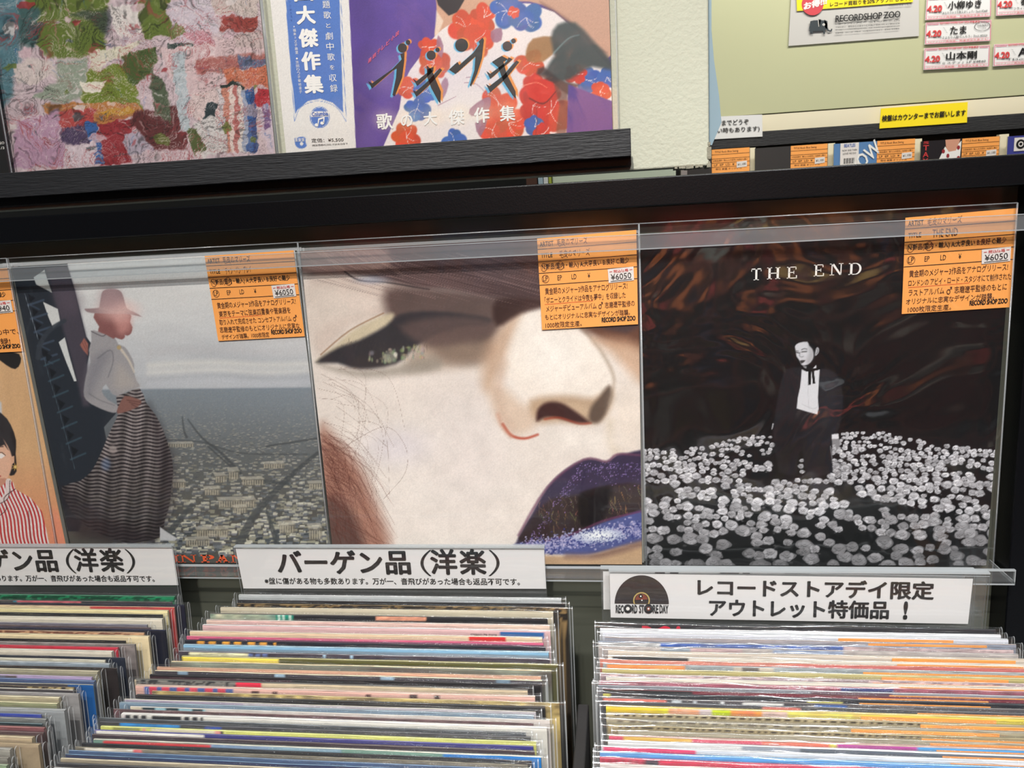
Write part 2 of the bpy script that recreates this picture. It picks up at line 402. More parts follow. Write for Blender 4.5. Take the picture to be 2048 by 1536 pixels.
zsh = zlb + .0122

# ------------------------------------------------------------------ clear sleeves for display records
def display_sleeve(parent, x0, x1, z0, z1, y, m, seed, amp=.0007, seam=True):
    n = 40; xs = np.linspace(x0, x1, n); zs = np.linspace(z0, z1, n); X, Zz = np.meshgrid(xs, zs)
    ed = np.minimum(np.minimum((X - x0), (x1 - X)), (z1 - Zz)) / .03; ed = np.clip(ed, 0, 1)
    yy = y - amp * 2 * (fbm(X * 14 + seed, Zz * 14, seed, 3) - .35) * ed
    v = np.stack([X, yy, Zz], -1).reshape(-1, 3); i = np.arange(n * n).reshape(n, n)
    f = np.stack([i[:-1, :-1], i[:-1, 1:], i[1:, 1:], i[1:, :-1]], -1).reshape(-1, 4)
    b = MB(); b.mesh(v, f.tolist(), m)
    for xx in (x0, x1): b.box((xx - .0006, y - .0004, z0), (xx + .0006, y + .0006, z1), SEAM)
    b.box((x0, y - .0004, z1 - .0005), (x1, y + .0006, z1 + .0004), SEAM)
    return b.build('clear_sleeve', parent, smooth=True)
def jacket_box(parent, q, th, m=SPINE, front=None, z1=None):
    b = MB(); b.slab(q, th, front or m, m); return b.build('jacket', parent)

# ------------------------------------------------------------------ price cards
def price_card(parent, quad, pl, title, hand, price='6050', name2='毛皮のマリーズ', title_box=(.21, .5), full=True):
    q = quadpx(quad, pl); F = Frame(q)
    b = MB(); b.slab(q, .0003, ORANGE); b_o = b.build('price_card', parent, label='orange handwritten price card')
    w = MB()
    for v0, v1 in ((.115, .125), (.25, .258), (.375, .385), (.505, .51)): F.line(w, 0, v0, 1, v1, .0065, INK)
    F.text(w, 'ARTIST', .025, .165, .035, .09, INK, bold=.01); F.text(w, name2, .20, .51, .022, .1, PEN, jit=.1)
    F.text(w, 'TITLE', .03, .15, .16, .21, INK, bold=.01); F.text(w, title, *title_box, .145, .225, PEN, jit=.12)
    F.text(w, 'N:新品(国内・輸入) A:大変良い B:良好 C:難少', .035, .92, .275, .35, INK, bold=.012)
    for s_, a, c in (('LP', .04, .09), ('EP', .19, .235), ('LD', .335, .385), ('¥', .5, .525)): F.text(w, s_, a, c, .412, .465, INK)
    F.ring(w, .055, .315, .032, .045, .10, PEN); F.ring(w, .225, .308, .035, .048, .10, PEN); F.ring(w, .065, .44, .038, .044, .10, PEN)
    F.text(w, 'RECORD SHOP ZOO', .63, .975, .905, .955, INK, bold=.045, tight=.92)
    for i, (t, u0, u1, v0, v1) in enumerate(hand):
        F.text(w, t, u0, u1, v0, v1, PEN, jit=.05, bold=.004)
        if i == 1: F.line(w, u0, v1 + .01, u0 + (u1 - u0) * .6, v1 + .005, .004, ORINK)
    w.build('card_lettering', parent, under=b_o)
    st = MB(); Fs = Frame([F(.705, .388, .0008), F(.965, .380, .0008), F(.968, .525, .0008), F(.712, .535, .0008)])
    st.face([Fs(0, 1), Fs(1, 1), Fs(1, 0), Fs(0, 0)], STICK)
    Fs.text(st, '税込価格', .22, .8, .08, .32, REDINK, bold=.01); Fs.line(st, .06, .2, .17, .2, .04, REDINK); Fs.line(st, .84, .2, .95, .2, .04, REDINK)
    Fs.text(st, '¥' + price, .1, .9, .38, .82, INK, bold=.0); Fs.line(st, .08, .9, .92, .9, .04, INK)
    st.build('price_sticker', parent, under=b_o)
    return b_o

# ------------------------------------------------------------------ display records (each: jacket, printed cover, lettering, sleeve, price card)
def R_(a, b): return random.uniform(a, b)
Y0 = Y(0)

# --- close-up face cover (middle)
def cover_face():
    root = thing('record', (.157, .002, 0), 'record with close-up face and glittering blue lips, middle of the rack', 'record', 'records on the lower rack')
    A = Art([(600, 503), (1276, 466), (1284, 1128.5), (669, 1129)], Y0, (560, 420, 2.0757), 440, 440, (226, 216, 206))
    p, e, s = A.poly, A.ell, A.stroke
    # skin shading
    e(620, 1100, 420, 330, (232, 224, 216), .8, .7); e(420, 720, 260, 130, (228, 217, 208), .8, .6)
    p([(120, 280), (470, 300), (620, 340), (560, 400), (300, 480), (150, 600)], (206, 190, 178), 30, .9, 3)
    p([(90, 330), (270, 330), (420, 380), (330, 430), (190, 470), (120, 540)], (226, 214, 202), 30, .6, 3)
    e(780, 960, 150, 260, (214, 203, 200), .9, .35); e(480, 980, 120, 70, (214, 208, 218), .9, .5)
    # smoky region between hair and nose
    p([(440, 330), (640, 320), (1080, 370), (1060, 395), (960, 440), (900, 520), (860, 620), (700, 630), (600, 560), (470, 480)], (88, 72, 68), 34, .97, 3)
    p([(600, 540), (800, 540), (880, 560), (840, 640), (640, 660), (520, 650)], (150, 130, 112), 40, .7, 3)
    p([(860, 560), (980, 420), (1060, 392), (1010, 470), (950, 600), (880, 740), (840, 720)], (190, 158, 132), 40, .8, 3)
    # nose
    p([(1050, 396), (1190, 470), (1280, 530), (1350, 610), (1385, 700), (1372, 780), (1290, 800), (1180, 785), (1090, 790), (1000, 770), (945, 690), (950, 590), (990, 470)], (234, 224, 212), 34, 1, 3)
    e(1130, 600, 110, 110, (243, 236, 226), .8, .8); e(1060, 480, 50, 60, (240, 232, 222), .9, .6)
    p([(860, 720), (930, 740), (1000, 800), (1070, 830), (1060, 900), (980, 935), (910, 880), (875, 800)], (206, 180, 156), 34, .75, 3)
    s([(930, 640), (905, 760), (925, 850), (960, 910)], 30, 26, (196, 168, 148), 40, .5)
    p([(1040, 790), (1180, 770), (1300, 780), (1370, 740), (1384, 790), (1340, 870), (1270, 890), (1160, 880), (1070, 880)], (176, 146, 116), 24, .85, 3)
    e(1190, 830, 90, 30, (206, 180, 150), .8, .6)
    # nostrils
    p([(1066, 875), (1072, 825), (1110, 798), (1165, 800), (1215, 828), (1262, 862), (1283, 882), (1230, 884), (1150, 862), (1100, 862)], (62, 36, 34), 12, 1, 3)
    s([(1100, 868), (1160, 862), (1240, 886), (1290, 884)], 8, 8, (150, 50, 30), 10, .7)
    p([(1284, 872), (1290, 820), (1330, 770), (1366, 728), (1378, 770), (1350, 850), (1316, 884)], (84, 68, 58), 14, .9, 3)
    s([(1255, 490), (1330, 580), (1382, 680), (1384, 740), (1368, 800)], 14, 10, (150, 132, 112), 18, .6)
    s([(925, 890), (960, 935), (1015, 948), (1070, 932)], 12, 9, (176, 74, 54), 9, .9); s([(905, 850), (925, 900), (960, 940)], 18, 14, (196, 150, 128), 16, .6)
    # right background past the nose
    p([(1262, 480), (1500, 470), (1500, 580), (1440, 570), (1380, 560), (1300, 520)], (92, 58, 44), 26, .95, 3)
    p([(1300, 530), (1500, 560), (1500, 720), (1420, 640), (1370, 590)], (196, 158, 128), 34, .8, 3)
    e(1450, 860, 70, 150, (230, 216, 200), .7, .6)
    # philtrum
    s([(1370, 880), (1370, 960), (1400, 1010)], 34, 40, (214, 200, 180), 34, .7); e(1240, 960, 120, 50, (236, 228, 218), .8, .7)
    # eye
    p([(150, 628), (230, 560), (300, 500), (420, 440), (470, 430), (470, 470), (420, 500), (320, 555), (210, 620)], (200, 186, 156), 14, .9, 3)
    s([(170, 600), (290, 500), (430, 428)], 5, 5, (140, 104, 76), 6, .8)
    p([(152, 632), (240, 572), (330, 540), (440, 480), (500, 432), (640, 420), (800, 436), (872, 452), (860, 480), (760, 486), (640, 520), (560, 570), (480, 640), (330, 662), (240, 636)], (50, 48, 52), 12, 1, 3)
    p([(500, 480), (700, 440), (880, 460), (870, 520), (720, 560), (600, 560)], (96, 78, 74), 22, .75, 3)
    p([(160, 640), (330, 664), (480, 645), (640, 610), (660, 660), (480, 690), (300, 690)], (146, 138, 126), 22, .7, 3)
    for k in range(60):
        x = R_(370, 600); y = 600 + (x - 480) * -.12 + R_(-26, 26); e(x, y, R_(3, 9), R_(4, 12), (R_(130, 190), R_(135, 180), R_(110, 150)), .7, R_(.3, .7))
    e(455, 612, 26, 22, (150, 150, 136), .5, .7); e(480, 600, 8, 10, (216, 212, 196), .6, .9)
    for k in range(46):
        x = R_(250, 640); y = 560 + R_(-30, 20); s([(x, y), (x + R_(-26, 6), y + R_(30, 80))], 1.5, .6, (70, 62, 60), 1.6, .5, 0)
    # hair across the top
    p([(60, 150), (1100, 90), (1500, 70), (1500, 480), (1270, 470), (1090, 380), (900, 366), (700, 330), (560, 318), (430, 290), (280, 262), (80, 258)], (74, 58, 58), 16, 1, 3)
    p([(60, 150), (400, 150), (460, 215), (380, 262), (280, 256), (80, 250)], (150, 122, 112), 20, .85, 3)
    p([(900, 370), (1090, 370), (1100, 400), (1000, 430), (900, 480)], (52, 34, 32), 16, .9, 3)
    for k in range(170):
        x = R_(60, 1000); y = R_(170, 290); L = R_(200, 600); g = R_(-40, 70)
        s([(x, y), (x + L * .5, y + L * .12 + R_(0, 16)), (x + L, y + L * .22 + R_(-6, 30))], R_(1, 3), .8, (110 + g, 90 + g * .85, 88 + g * .8), 1.8, R_(.2, .6), 3)
    for k in range(40):
        x = R_(80, 420); y = R_(150, 200); s([(x, y), (x + R_(80, 160), y + R_(60, 110))], 1.6, 1, (216, 180, 160), 1.8, .4, 0)
    s([(270, 256), (330, 292), (440, 300), (620, 330)], 6, 4, (30, 26, 30), 6, .8); e(380, 290, 60, 16, (150, 160, 178), .8, .6)
    # auburn hair lower left
    p([(160, 920), (240, 960), (330, 1070), (390, 1200), (450, 1420), (180, 1420)], (164, 118, 100), 44, .95, 3)
    p([(190, 1200), (290, 1240), (350, 1420), (200, 1420)], (84, 66, 62), 34, .85, 3)
    for k in range(230):
        t = R_(0, 1); x0 = 150 + R_(0, 60) + t * 30; y0 = 920 + t * 400 + R_(-10, 10); a = R_(.2, 1.25); L = R_(120, 420)
        x1 = x0 + L * math.sin(a) * .8; y1 = y0 + L * math.cos(a * .8); d = R_(-25, 30)
        s([(x0, y0), ((x0 + x1) / 2 + R_(10, 40), (y0 + y1) / 2 - R_(10, 50)), (x1, min(y1, 1400))], R_(1.2, 2.6), .7, (96 + d, 56 + d, 48 + d), 1.7, R_(.25, .7), 4)
    for k in range(26):
        x0 = R_(150, 260); y0 = R_(640, 1000)
        s([(x0, y0), (x0 + R_(60, 200), y0 + R_(-20, 120)), (x0 + R_(60, 280), y0 + R_(160, 420))], 1.2, .7, (96, 70, 60), 1.4, R_(.35, .7), 6)
    s([(240, 1000), (430, 900), (520, 980), (520, 1090), (430, 1200)], 1.4, 1, (90, 64, 54), 1.5, .6, 8)
    s([(170, 680), (300, 760), (330, 900), (260, 1010)], 1.4, 1, (90, 64, 54), 1.5, .5, 8)
    # lips
    p([(980, 1420), (985, 1370), (1040, 1270), (1110, 1150), (1180, 1080), (1260, 1036), (1310, 1034), (1355, 1044), (1400, 1016), (1440, 1010), (1520, 1020), (1520, 1300), (1300, 1360), (1100, 1400)], (54, 46, 70), 8, 1, 3)
    s([(990, 1350), (1110, 1150), (1260, 1036), (1355, 1044), (1400, 1014), (1500, 1018)], 8, 8, (110, 66, 90), 10, .8)
    p([(1000, 1350), (1060, 1260), (1130, 1200), (1240, 1180), (1330, 1150), (1500, 1140), (1510, 1262), (1400, 1290), (1250, 1330), (1120, 1370), (1010, 1372)], (46, 34, 36), 12, 1, 3)
    for k in range(90):
        x = R_(1070, 1500); y = R_(1190, 1320) - (x - 1070) * .14; L = R_(20, 60)
        s([(x, y), (x + R_(-8, 20), y + L * .6), (x + R_(0, 26), y + L)], R_(1, 2.6), .8, (R_(120, 200), R_(100, 165), R_(70, 110)), 2, R_(.25, .8), 3)
    p([(1240, 1190), (1300, 1160), (1380, 1150), (1360, 1230), (1340, 1290), (1250, 1310)], (16, 10, 14), 12, 1, 3)
    p([(1010, 1340), (1110, 1300), (1110, 1362), (1000, 1375)], (42, 26, 28), 6, .9, 2)
    p([(980, 1385), (1100, 1378), (1230, 1345), (1330, 1300), (1420, 1272), (1520, 1250), (1520, 1360), (1450, 1392), (1370, 1412), (1280, 1430), (1180, 1430), (1090, 1425), (990, 1400)], (78, 86, 138), 8, 1, 3)
    s([(1100, 1376), (1230, 1338), (1340, 1290), (1500, 1250)], 7, 7, (112, 58, 96), 8, .8)
    for k in range(1700):
        x = R_(1000, 1500); t = (x - 1000) / 500; yc = 1405 - 90 * t; y = yc + random.gauss(0, 18) + 5
        c = math.exp(-((x - 1320) / 130) ** 2 - ((y - 1350) / 40) ** 2); g = R_(0, 1)
        col = (90 + 150 * max(c, g * .7), 100 + 145 * max(c, g * .6), 160 + 85 * max(c, g * .6)) if g > .25 or c > .5 else (50, 56, 120)
        e(x, y, R_(1.5, 5), R_(1.5, 4.5), col, .5, .9)
    for k in range(420):
        x = R_(1020, 1500); t = (x - 1020) / 480; y = 1370 - 330 * min(1, t * 2.1) + abs(random.gauss(0, 38)) + 8
        if x > 1300 and y < 1048: continue
        g = R_(0, 1); e(x, y, R_(1, 3), R_(1, 3), (90 + 90 * g, 78 + 70 * g, 130 + 80 * g), .5, .75)
    # below the lips
    p([(1080, 1432), (1280, 1438), (1520, 1372), (1520, 1500), (1050, 1500)], (190, 158, 124), 12, 1, 2)
    s([(1190, 1436), (1330, 1432), (1510, 1380)], 20, 30, (120, 92, 84), 22, .7)
    A.grain(.05, 4, 3); A.grain(.04, 60, 9)
    pr = A.mesh('printed_cover', root, PRINT, .0004)
    jacket_box(root, A.q, .004)
    price_card(root, [(1074, 477.5), (1272.6, 459.7), (1276, 648.4), (1084, 659.6)], Y(-.0022), '毛皮のマリーズ',
               [('黄金期のメジャー3作品をアナログリリース!', .055, .9, .54, .615), ('「ボニーとクライドは今夜も夢中」を収録した', .045, .88, .64, .71),
                ('メジャーデビューアルバム ♂ 志磨遼平監修の', .055, .97, .735, .81), ('もとにオリジナルに忠実なデザインが踏襲。', .04, .92, .83, .895), ('1000枚限定生産。', .04, .42, .92, .985)], title_box=(.22, .53))
    display_sleeve(root, -.0002, .3168, -.0004, .3245, -.0052, SLEEVE, 4)
    return root

# --- woman in a hat above a city (left)
def cover_city():
    root = thing('record', (-.16, .002, 0), 'record with hatted woman in striped skirt above a city', 'record', 'records on the lower rack')
    A = Art([(24, 534), (590, 501), (665.5, 1128), (150, 1128)], Y0, (0, 380, 1.8735), 420, 430, (206, 206, 204))
    p, e, s = A.poly, A.ell, A.stroke
    # sky and haze
    t = np.clip((A.Y - 300) / 450, 0, 1)[..., None]
    A.C = np.array([216, 216, 213.]) * (1 - t) + np.array([176, 180, 185.]) * t
    A.C += (fbm(A.X / 260, A.Y / 60, 5, 4) - .5)[..., None] * np.array([26, 26, 24.])
    for y, w, c in ((600, 22, (186, 186, 188)), (650, 16, (226, 224, 214)), (676, 18, (222, 221, 214)), (700, 12, (170, 174, 180)), (720, 14, (188, 192, 198))):
        s([(560, y + 8), (800, y - 4), (1000, y + 6), (1250, y - 6)], w, w, c, 24, .6, 4)
    e(1100, 560, 160, 60, (198, 198, 198), .8, .5)
    # city ground
    def ground(x, y):
        k = np.clip((y - 745) / 560, 0, 1)[..., None]
        return np.array([128, 138, 146.]) * (1 - k) ** 1.5 + np.array([80, 79, 74.]) * (1 - (1 - k) ** 1.5)
    p([(300, 748), (1300, 738), (1300, 1500), (0, 1500), (0, 748)], ground, 5)
    rs = random.Random(11)
    for k in range(4600):
        q_ = rs.random(); y = 750 + 610 * q_ ** 1.25; x = rs.uniform(420, 1240); dq = (y - 745) / 600
        w = 2.5 + 26 * dq * rs.uniform(.5, 1.2); h = 1.4 + 8.5 * dq * rs.uniform(.5, 1.3); g = rs.uniform(-1, 1); a = .3 + .65 * dq
        m = 140 + 58 * g * (.35 + dq)
        col = (m + 4, m + 3, m - 6 - 10 * dq) if g > -.2 else (m - 10, m - 4, m)
        sk = w * rs.uniform(-.3, .45)
        A.poly([(x, y), (x + w, y - sk * .2), (x + w, y + h), (x, y + h)], col, .8, a)
        if dq > .25 and g > .1:
            A.poly([(x, y + h), (x + w, y + h), (x + w * .95, y + h * 1.8), (x + w * .05, y + h * 1.8)], (m - 72, m - 70, m - 66), .8, a)
    for pts, w0, w1 in (([(684, 850), (690, 900), (700, 925)], 5, 9), ([(705, 860), (760, 930), (830, 985), (900, 1060)], 5, 12), ([(1190, 985), (1080, 1080), (960, 1210), (900, 1320)], 12, 34),
                        ([(900, 1060), (870, 1040), (780, 960)], 8, 6), ([(620, 935), (760, 945), (900, 985), (1150, 990)], 4, 4), ([(960, 1090), (1080, 1100)], 18, 10), ([(720, 1180), (620, 1300)], 16, 26), ([(1000, 1200), (1040, 1330)], 10, 22), ([(1000, 960), (1190, 930)], 7, 7)):
        s(pts, w0, w1, (68, 72, 74), 5, .75)
    for x, y, w, h in ((900, 1075, 82, 20), (980, 1018, 80, 16), (812, 1150, 140, 26), (870, 1180, 50, 20), (640, 1085, 50, 20), (760, 1110, 60, 22), (1150, 1090, 56, 20), (730, 1260, 120, 26), (690, 1300, 90, 22), (1040, 1240, 60, 30), (1150, 1250, 50, 40), (620, 945, 100, 12), (800, 1060, 40, 24), (850, 1040, 40, 30)):
        p([(x, y), (x + w, y - 4), (x + w + 8, y + h * .4), (x + 6, y + h * .5)], (190, 186, 170), 2, .6); p([(x + 6, y + h * .5), (x + w + 8, y + h * .4), (x + w + 6, y + h * 1.5), (x + 8, y + h * 1.6)], (122, 117, 104), 2, .6)
        for k in range(int(w / 9)):
            s([(x + 12 + k * 9, y + h * .65), (x + 12 + k * 9, y + h * 1.4)], 3, 3, (198, 190, 168), 2, .7, 0)
    A.C = A.C + (np.clip((A.Y - 745) / 60, 0, 1) * (1 - np.clip((A.Y - 800) / 160, 0, 1)) * .22)[..., None] * (np.array([134, 143, 150.]) - A.C)
    # iron tower at the left
    def C2(pts): return [((50 + x / 4.8) * 1.8735, (500 + y / 4.8 - 380) * 1.8735) for x, y in pts]     # detail measured at another scale
    dark = (38, 44, 52)
    p(C2([(-240, -100), (405, -100), (412, 160), (480, 380), (590, 830), (640, 900), (600, 1100), (580, 1350), (640, 1480), (900, 1540), (760, 1700), (820, 2000), (620, 2400), (520, 2700), (-200, 2700)]), dark, 2)
    p(C2([(210, 170), (405, 150), (480, 380), (590, 830), (600, 1000), (620, 1500), (560, 1500), (450, 1050), (310, 560), (260, 400)]), (74, 68, 78), 10, .85)
    p(C2([(300, 380), (480, 370), (530, 560), (420, 620), (330, 560)]), (96, 84, 96), 40, .5, 2)
    p(C2([(190, 190), (215, 275), (262, 410), (110, 330), (85, 262)]), (200, 204, 200), 1.6)
    p(C2([(176, 498), (318, 566), (342, 688), (274, 750), (230, 650)]), (204, 206, 204), 1.6)
    p(C2([(326, 884), (384, 838), (430, 1020), (498, 1258), (474, 1260), (400, 1080)]), (202, 206, 204), 1.6)
    for i in range(5):
        y = 420 + i * 130; x = 30 + i * 32
        p(C2([(x, y), (x + 70, y + 40), (x + 20, y + 90)]), (22, 24, 30), 1.5, .9); s(C2([(x, y + 110), (x + 150, y + 60)]), 8, 8, (62, 74, 90), 3, .9, 0); s(C2([(x + 10, y + 100), (x + 110, y + 150)]), 6, 6, (58, 70, 86), 3, .8, 0)
    for i in range(7):
        y = 980 + i * 150; x = 190 + i * 42
        p(C2([(x, y), (x + 75, y + 40), (x + 25, y + 100)]), (20, 24, 28), 1.5, .8); s(C2([(x, y + 130), (x + 140, y + 70)]), 7, 7, (60, 82, 94), 3, .7, 0)
    s(C2([(130, 1030), (150, 900), (240, 770), (380, 680)]), 20, 16, (52, 58, 66), 5, .9); s(C2([(0, 420), (130, 860)]), 1.6, 1.6, (150, 160, 170), 1.5, .8, 0)
    s(C2([(180, 1020), (240, 1240), (330, 1540), (480, 2100)]), 1.6, 1.6, (100, 120, 130), 1.5, .6, 0)
    p([(400, 830), (520, 850), (600, 940), (520, 1100), (400, 1000)], (60, 64, 70), 20, .3, 2)
    # skirt
    skirt = [(436, 774), (470, 762), (524, 742), (548, 795), (585, 845), (612, 900), (638, 975), (650, 1050), (641, 1130), (636, 1180), (618, 1240), (600, 1300), (540, 1316), (470, 1320), (380, 1290), (300, 1240), (255, 1180), (232, 1112), (300, 1090), (345, 1050), (372, 1000), (398, 940), (420, 890), (445, 835)]
    def stripes(x, y):
        ph = (y + .16 * np.maximum(0, 520 - x) * np.clip((y - 880) / 200, 0, 1) * -1.0 + .0009 * (x - 540) ** 2 + 4 * np.sin(x / 14)) / 13.2
        k = .5 + .5 * np.clip(np.sin(ph * 2 * math.pi) * 2.4, -1, 1); dim = np.clip(1.08 - (y - 900) / 900, .55, 1.05)
        fold = .82 + .18 * np.sin(x / 9 + y / 90) * np.sin(x / 23)
        c = np.array([58, 52, 56.]) * (1 - k[..., None]) + np.array([156, 148, 146.]) * k[..., None]
        return c * (dim * fold)[..., None]
    p(skirt, stripes, 2, 1, 2)
    p([(232, 1112), (300, 1150), (420, 1240), (560, 1290), (540, 1330), (300, 1300), (240, 1200)], (44, 38, 42), 26, .65, 2)
    p([(560, 800), (650, 1000), (655, 1180), (600, 1300), (560, 1310), (600, 1150), (590, 960)], (40, 34, 38), 30, .5, 2)
    p([(600, 1262), (625, 1280), (664, 1304), (655, 1314), (600, 1312)], (186, 188, 190), 3)
    # blouse, arm, hand
    p(C2([(640, 775), (700, 780), (790, 805), (870, 850), (900, 905), (960, 930), (1010, 1000), (1050, 1090), (1050, 1170), (1075, 1260), (1105, 1310), (1000, 1350), (890, 1400), (830, 1370), (780, 1290), (740, 1355), (800, 1440), (890, 1490), (880, 1560), (800, 1550), (680, 1500), (590, 1440), (565, 1360), (590, 1200), (630, 1080), (615, 960), (640, 870)]), (152, 150, 152), 3, 1, 2)
    p(C2([(610, 1120), (700, 1000), (820, 980), (760, 1130), (690, 1260), (640, 1400), (575, 1380)]), (118, 118, 126), 26, .6, 2); p(C2([(900, 1100), (1000, 1180), (1080, 1300), (960, 1340), (860, 1300)]), (176, 168, 160), 26, .6, 2)
    s(C2([(700, 1040), (820, 960), (850, 1060), (800, 1220)]), 4, 3, (100, 100, 106), 5, .7); s(C2([(930, 960), (1000, 1060), (1050, 1170)]), 10, 6, (206, 196, 180), 6, .8); s(C2([(640, 780), (740, 826), (776, 810)]), 3, 3, (70, 66, 72), 3, .8)
    s(C2([(620, 1380), (720, 1440), (860, 1490)]), 4, 3, (104, 104, 108), 5, .6); e(*C2([(905, 935)])[0], 8, 8, (170, 150, 110), .4)
    p(C2([(900, 1500), (960, 1400), (1060, 1420), (1120, 1450), (1090, 1500), (1010, 1540), (890, 1570)]), (128, 92, 84), 3, 1, 2)
    for k in range(3): s(C2([(980 + k * 22, 1440 + k * 20), (1120 - k * 14, 1462 + k * 26)]), 3, 3, (84, 56, 54), 3, .7, 0)
    p(C2([(530, 910), (570, 845), (610, 900), (605, 1010), (560, 960)]), (150, 96, 86), 3); s(C2([(550, 880), (600, 980)]), 2, 2, (90, 60, 60), 2, .7, 0); s(C2([(572, 870), (606, 960)]), 2, 2, (90, 60, 60), 2, .7, 0)
    # head and hat
    p(C2([(672, 600), (1000, 590), (1010, 690), (1034, 740), (1020, 800), (985, 822), (960, 815), (962, 835), (930, 860), (870, 840), (850, 852), (780, 812), (705, 782), (715, 735), (692, 700)]), (130, 86, 84), 3, 1, 2)
    p(C2([(860, 640), (1000, 640), (1020, 740), (960, 800), (900, 790)]), (206, 150, 142), 20, .7, 2)
    p(C2([(575, 565), (600, 562), (700, 556), (716, 540), (730, 460), (745, 400), (790, 376), (870, 374), (925, 400), (950, 460), (980, 560), (1040, 590), (1125, 640), (1060, 628), (960, 612), (820, 612), (640, 604), (590, 588)]), (146, 126, 128), 2.5, 1, 2)
    e(*C2([(900, 580)])[0], 62, 34, (232, 190, 182), .9, .75); e(*C2([(820, 470)])[0], 40, 40, (168, 140, 142), .8, .6)
    s(C2([(720, 556), (840, 582), (980, 572)]), 3, 3, (196, 170, 166), 5, .6)
    e(424, 972, 15, 15, (170, 160, 156), .4, .7); e(398, 1028, 17, 22, (90, 118, 160), .6, .45)
    A.grain(.05, 3, 5)
    A.mesh('printed_cover', root, PRINT, .0004); jacket_box(root, A.q, .004)
    # orange slab-serif title along the foot
    w = MB(); serif_text(w, [(c, a, 1125, b_, 0) for c, a, b_ in (('T', 317, 344), ('I', 348, 359.5), ('N', 361, 394.5), ('P', 403, 430), ('A', 432, 459), ('N', 462, 492), ('A', 502, 530))], 15.5, Y(-.0006), ORINK); w.build('cover_lettering', root)
    price_card(root, [(409, 512), (587, 500.5), (609.4, 672.6), (436.5, 682)], Y(-.0022), 'ティン・パン・アレイ',
               [('黄金期のメジャー3作品をアナログリリース!', .055, .95, .545, .62), ('東京をテーマに弦楽四重奏や管楽器を', .06, .88, .645, .72),
                ('取り入れて完成させた コンセプトアルバム ♂', .05, .94, .745, .82), ('志磨遼平監修のもとにオリジナルに忠実な', .04, .96, .835, .905), ('デザインが踏襲。1000枚限定', .05, .6, .925, .985)])
    display_sleeve(root, -.3035, -.0004, -.0004, .3245, -.0052, SLEEVE, 9)
    return root

# serif letters built from bars (u right, v up, unit box)
SERIF = {
 'T': ([(0, .9, 1, 1), (.4, 0, .6, 1), (.24, 0, .76, .06), (0, .74, .06, 1), (.94, .74, 1, 1)], []),
 'H': ([(.1, 0, .27, 1), (.73, 0, .9, 1), (.2, .47, .8, .54), (0, 0, .37, .06), (0, .94, .37, 1), (.63, 0, 1, .06), (.63, .94, 1, 1)], []),
 'E': ([(.12, 0, .3, 1), (0, 0, .92, .07), (0, .93, .88, 1), (.2, .48, .66, .55), (.86, 0, .95, .26), (.8, .76, .88, 1), (.62, .38, .68, .65)], []),
 'N': ([(.12, 0, .2, 1), (.8, 0, .88, 1), (0, 0, .34, .06), (0, .94, .28, 1), (.66, .94, 1, 1)], [[(.1, 1), (.3, 1), (.9, 0), (.74, 0)]]),
 'D': ([(.12, 0, .3, 1), (0, 0, .55, .07), (0, .93, .55, 1)], 'D'),
 'I': ([(.3, 0, .7, 1), (0, 0, 1, .14), (0, .86, 1, 1)], []),
 'P': ([(.14, 0, .4, 1), (0, 0, .6, .14), (0, .86, .6, 1), (.3, .4, .6, .54)], 'P'),
 'A': ([(0, 0, .4, .14), (.56, 0, 1, .14), (.3, .3, .7, .44)], [[(.42, 1), (.62, 1), (.3, 0), (.12, 0)], [(.36, 1), (.62, 1), (.94, 0), (.66, 0)]]),
}
def serif_text(mb, items, h, pl, m):
    """items: (letter, x0, y_foot, x1) in photo pixels"""
    for ch, x0, yf, x1, sl in items:
        LL = U(x0, yf, pl); LR = U(x1, yf + sl * (x1 - x0), pl); UL = U(*up_px((x0, yf), h), pl)
        W = lambda u, v: LL + (LR - LL) * u + (UL - LL) * v
        bars, ex = SERIF[ch]
        for a, b, c, d in bars: mb.face([W(a, b), W(c, b), W(c, d), W(a, d)], m)
        if ex in ('D', 'P'):
            lo = .035 if ex == 'D' else .47; hi = .965 if ex == 'D' else .93; cx = .5; n = 12; th = .17 if ex == 'D' else .28
            for k in range(n):
                for_ = []
                for kk, rr_ in ((k, 1), (k + 1, 1), (k + 1, 0), (k, 0)):
                    a = -math.pi / 2 + math.pi * kk / n; rx = .5 - (0 if rr_ else th); ry = (hi - lo) / 2 + (.035 if rr_ else -.035) * (1 if ex == 'D' else 2)
                    for_.append(W(cx + rx * math.cos(a), (lo + hi) / 2 + ry * math.sin(a)))
                mb.face(for_, m)
        elif ex:
            for q in ex: mb.face([W(u, v) for u, v in q][::-1], m)
def slab_text(mb, s_, ends, h, pl, m):
    (x0, y0), (x1, y1) = ends; n = len(s_); w = (x1 - x0) / n
    serif_text(mb, [(c, x0 + i * w, y0 + (y1 - y0) * i / n, x0 + (i + .93) * w, 0) for i, c in enumerate(s_) if c != ' '], h, pl, m)

